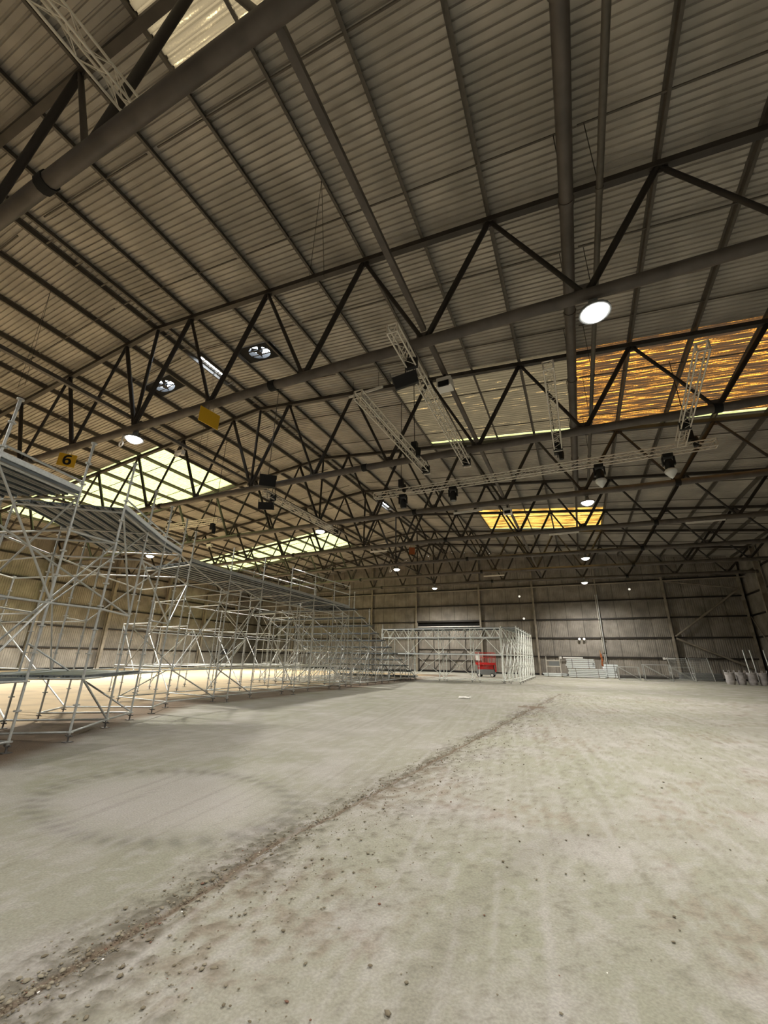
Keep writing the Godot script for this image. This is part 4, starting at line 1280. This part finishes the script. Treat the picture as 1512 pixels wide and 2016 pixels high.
func build_floor_things() -> void:
	scissor_lift()
	plank_stack(Vector3(0.4, 0, -52.2), 3.6, 1.4, 0.85, 5, "long strapped stack of silver planks on the floor, lower and widest of the pile")
	plank_stack(Vector3(-0.15, 0.91, -52.3), 2.7, 1.2, 0.95, 5, "neat bundle of silver planks resting on top of the widest plank stack")
	plank_stack(Vector3(2.75, 0, -53.7), 1.2, 1.1, 1.35, 6, "short pale stack of silver planks right of the widest stack, by the conduit pipes")
	plank_stack(Vector3(-2.9, 0, -53.4), 2.4, 1.2, 0.3, 2, "low flat stack of pale planks left of the tall pile, under the upright frame")
	stillage(Vector3(4.1, 0, -49.6), 1.8, 1.0, 1.25, "steel stillage full of tubes right of the short plank stack")
	stillage(Vector3(6.5, 0, -49.4), 2.2, 1.1, 1.5, "steel stillage with a diagonal brace, second along the back wall")
	stillage(Vector3(8.7, 0, -50.4), 1.8, 1.0, 1.3, "empty steel stillage nearest the leaning mesh panels", false)
	# upright frame on the flat stack
	var o := Vector3(-3.0, 0.38, -53.4)
	var t := thing("upright_frame", "light steel frame standing upright on the low flat plank stack", "frame", o)
	for s in [-1.0, 1.0]:
		beam(t, "leg", o + Vector3(s * 0.75, 0, 0), o + Vector3(s * 0.72, 1.75, -0.1), 0.07, 0.07, M["aluminium"])
	for y in [0.7, 1.3]:
		beam(t, "crossbar", o + Vector3(-0.74, y, -0.05), o + Vector3(0.74, y, -0.05), 0.06, 0.08, M["aluminium"])
	block(t, "panel", o + Vector3(0.1, 1.0, -0.05), Vector3(1.1, 0.5, 0.03), M["grey paint"])
	# mesh panels leaning at the wall
	for e in [[9.2, "grey mesh fence panel leaning at the back wall, left of two"], [11.0, "grey mesh fence panel leaning at the back wall, right of two"]]:
		var p := Vector3(e[0], 0, -53.2)
		t = thing("fence_panel", e[1], "fence panel", p, "mesh fence panels leaning at the wall")
		for s in [-1.0, 1.0]:
			bar(t, "upright", p + Vector3(s * 0.8, 0, 0), p + Vector3(s * 0.8 - 0.2, 2.2, -0.4), 0.035, M["galvanised"])
		for f in [0.05, 0.95]:
			bar(t, "frame_rail", p + Vector3(-0.8 - 0.2 * f, 2.2 * f, -0.4 * f), p + Vector3(0.8 - 0.2 * f, 2.2 * f, -0.4 * f), 0.025, M["galvanised"])
		var st := begin()
		for k in 15:
			var u := -0.7 + k * 0.1
			join(st, shared.thin, along(p + Vector3(u, 0.1, 0), p + Vector3(u - 0.19, 2.1, -0.38), 0.007))
		for k in 10:
			var f := 0.1 + k * 0.085
			join(st, shared.thin, along(p + Vector3(-0.8 - 0.2 * f, 2.2 * f, -0.4 * f), p + Vector3(0.8 - 0.2 * f, 2.2 * f, -0.4 * f), 0.007))
		stuff(put(t, "wire_mesh", st.commit(), M["galvanised"]))
	# dark low wall of stacked panels
	o = Vector3(10.9, 0, -54.6)
	t = thing("panel_stack", "low stack of dark grey sheets lying below the wall braces", "stack of panels", o)
	for k in 5:
		block(t, "sheet", o + Vector3(0.06 * (k % 2), 0.1 + k * 0.14, 0), Vector3(3.6, 0.11, 1.0), M["grey paint"])
	# orange straps and poles by the pipes
	o = Vector3(2.15, 0, -55.2)
	t = thing("strap_bundle", "orange and brown bundle of straps hanging on a pole by the conduit pipes", "straps", o)
	bar(t, "pole", o, o + Vector3(-0.1, 2.9, 0), 0.05, M["timber"])
	for k in 5:
		put(t, "strap", lathe([Vector2(0.04, 0.0), Vector2(0.11, 0.1), Vector2(0.08, 0.45), Vector2(0.04, 0.52)], 8), M["orange strap"], Transform3D(Basis(), o + Vector3(-0.05 + 0.05 * (k % 2), 0.35 + k * 0.42, 0.05)))
	# bags at the far right
	var bags := [[11.5, -47.0, "pale cloth bag leftmost of the row by the right corner"], [12.3, -47.2, "slumped pale cloth bag second from left by the right corner"], [13.1, -47.3, "pale cloth bag third from left by the right corner"], [13.9, -47.5, "pale cloth bag rightmost of the row, beside the leaning poles"]]
	for e in bags:
		bulk_bag(Vector3(e[0], 0, e[1]), Vector3(0.68, 0.98, 0.68), e[2])
	bulk_bag(Vector3(14.9, 0, -45.6), Vector3(1.0, 0.95, 1.0), "white cloth bag alone at the right edge of the picture")
	for e in [[13.7, "leaning grey pole against the right corner column, left of three"], [14.2, "leaning grey pole against the right corner column, middle of three"], [15.2, "leaning grey pole against the right corner column, right of three"]]:
		var p := Vector3(e[0], 0, -49.5)
		t = thing("leaning_pole", e[1], "pole", p, "poles leaning in the right corner")
		bar(t, "shaft", p, p + Vector3(0.1, 2.9, -0.9), 0.06, M["galvanised"])
		block(t, "foot", p + Vector3(0, 0.02, 0), Vector3(0.16, 0.04, 0.16), M["galvanised"])
	# fittings on the back wall, and glowing discs for daylight holes
	for e in [[-0.9, 2.05, "strip light fixed to the lowest rail of the back wall above the plank pile"], [9.0, 2.1, "short strip light fixed to the lowest rail left of the braced bay"]]:
		var p := Vector3(e[0], e[1], -BACK + 0.08)
		t = thing("wall_strip_light", e[2], "strip light", p)
		block(t, "body", p, Vector3(2.2 if e[0] < 0 else 0.9, 0.16, 0.12), M["white paint"])
		block(t, "end_box", p - Vector3(1.35 if e[0] < 0 else 0.6, 0, 0), Vector3(0.22, 0.24, 0.14), M["white paint"])
	for e in [[0.1, 4.2, "glowing disc as daylight hole over the plank pile, left of a close pair"], [0.62, 4.2, "glowing disc as daylight hole over the plank pile, right of a close pair"], [-6.4, 9.6, "glowing disc as daylight hole high up right of the sliding door"], [-6.1, 6.75, "glowing disc as daylight hole just above a rail right of the sliding door"], [6.3, 9.9, "glowing disc as daylight hole high on the grey right part of the back wall"]]:
		var p := Vector3(e[0], e[1], -BACK + 0.1)
		t = thing("daylight_disc", e[2], "daylight hole", p, "glowing discs as daylight holes on the back wall")
		put(t, "lens", lathe([Vector2(0, 0.10), Vector2(0.10, 0.06), Vector2(0.13, 0.0), Vector2(0.0, 0.0)].map(func(v): return v), 12), M["daylight hole glow"], Transform3D(Basis(Vector3.RIGHT, PI / 2), p))  # added emissive disc in place of a hole letting daylight in
		put(t, "base", shared.tube, M["white paint"], Transform3D(Basis(Vector3.RIGHT, PI / 2) * Basis.from_scale(Vector3(0.15, 0.1, 0.15)), p - Vector3(0, 0, 0.05)))
	# by the left wall
	for e in [[-45.5, 55.2, "white crate by the left end of the back wall, leftmost of three"], [-42.3, 55.3, "white crate by the left end of the back wall, middle of three"], [-39.7, 55.3, "white crate by the left end of the back wall, rightmost of three"]]:
		var p := Vector3(e[0], 0, -e[1])
		t = thing("storage_crate", e[2], "crate", p, "three white crates at the back wall")
		block(t, "body", p + Vector3(0, 0.35, 0), Vector3(1.2, 0.7, 0.8), M["white paint"])
		block(t, "lid", p + Vector3(0, 0.74, 0), Vector3(1.28, 0.09, 0.88), M["white paint"])
	o = Vector3(-47.0, 0, -47.0)
	t = thing("speaker_stand", "tripod stand by the left wall under a black loudspeaker", "stand", o)
	bar(t, "pole", o + Vector3(0, 0.1, 0), o + Vector3(0, 1.75, 0), 0.04, M["black plastic"])
	for k in 3:
		var a := TAU * k / 3
		bar(t, "leg", o + Vector3(0, 0.8, 0), o + Vector3(cos(a) * 0.6, 0.02, sin(a) * 0.6), 0.03, M["black plastic"])
	loudspeaker(o + Vector3(0, 2.15, 0), Vector3(1.1, 0.8, 0.7), Vector3(0, 0.9, 0), "black loudspeaker on a tripod stand by the left wall")

# ---------------------------------------------------------------- scene
func _ready() -> void:
	var cam := Camera3D.new()
	cam.name = "camera"
	add_child(cam)
	cam.position = Vector3(0, 1.7, 0)
	cam.rotation = Vector3(deg_to_rad(19.65), deg_to_rad(24.79), deg_to_rad(0.97))
	cam.fov = rad_to_deg(2.0 * atan(1008.0 / 803.0))
	cam.near = 0.05
	cam.far = 300.0
	var we := WorldEnvironment.new()
	we.name = "environment"
	var env := Environment.new()
	var sky := Sky.new()
	var sm := ProceduralSkyMaterial.new()
	sm.sky_top_color = Color(0.90, 0.95, 1.0)
	sm.sky_horizon_color = Color(0.97, 0.98, 1.0)
	sm.ground_bottom_color = Color(0.3, 0.3, 0.28)
	sm.ground_horizon_color = Color(0.6, 0.6, 0.58)
	sm.sky_energy_multiplier = 4.2
	sky.sky_material = sm
	env.background_mode = Environment.BG_SKY
	env.sky = sky
	env.ambient_light_source = Environment.AMBIENT_SOURCE_SKY
	env.tonemap_mode = Environment.TONE_MAPPER_LINEAR
	env.tonemap_exposure = 1.0
	env.sdfgi_enabled = true
	env.ssao_enabled = true
	env.ssil_enabled = true
	we.environment = env
	add_child(we)
	unit_meshes()
	materials()
	build_floor()
	build_roof()
	build_walls()
	build_trusses()
	build_lamps()
	build_scaffold()
	build_rigging()
	build_floor_things()
	build_debris()
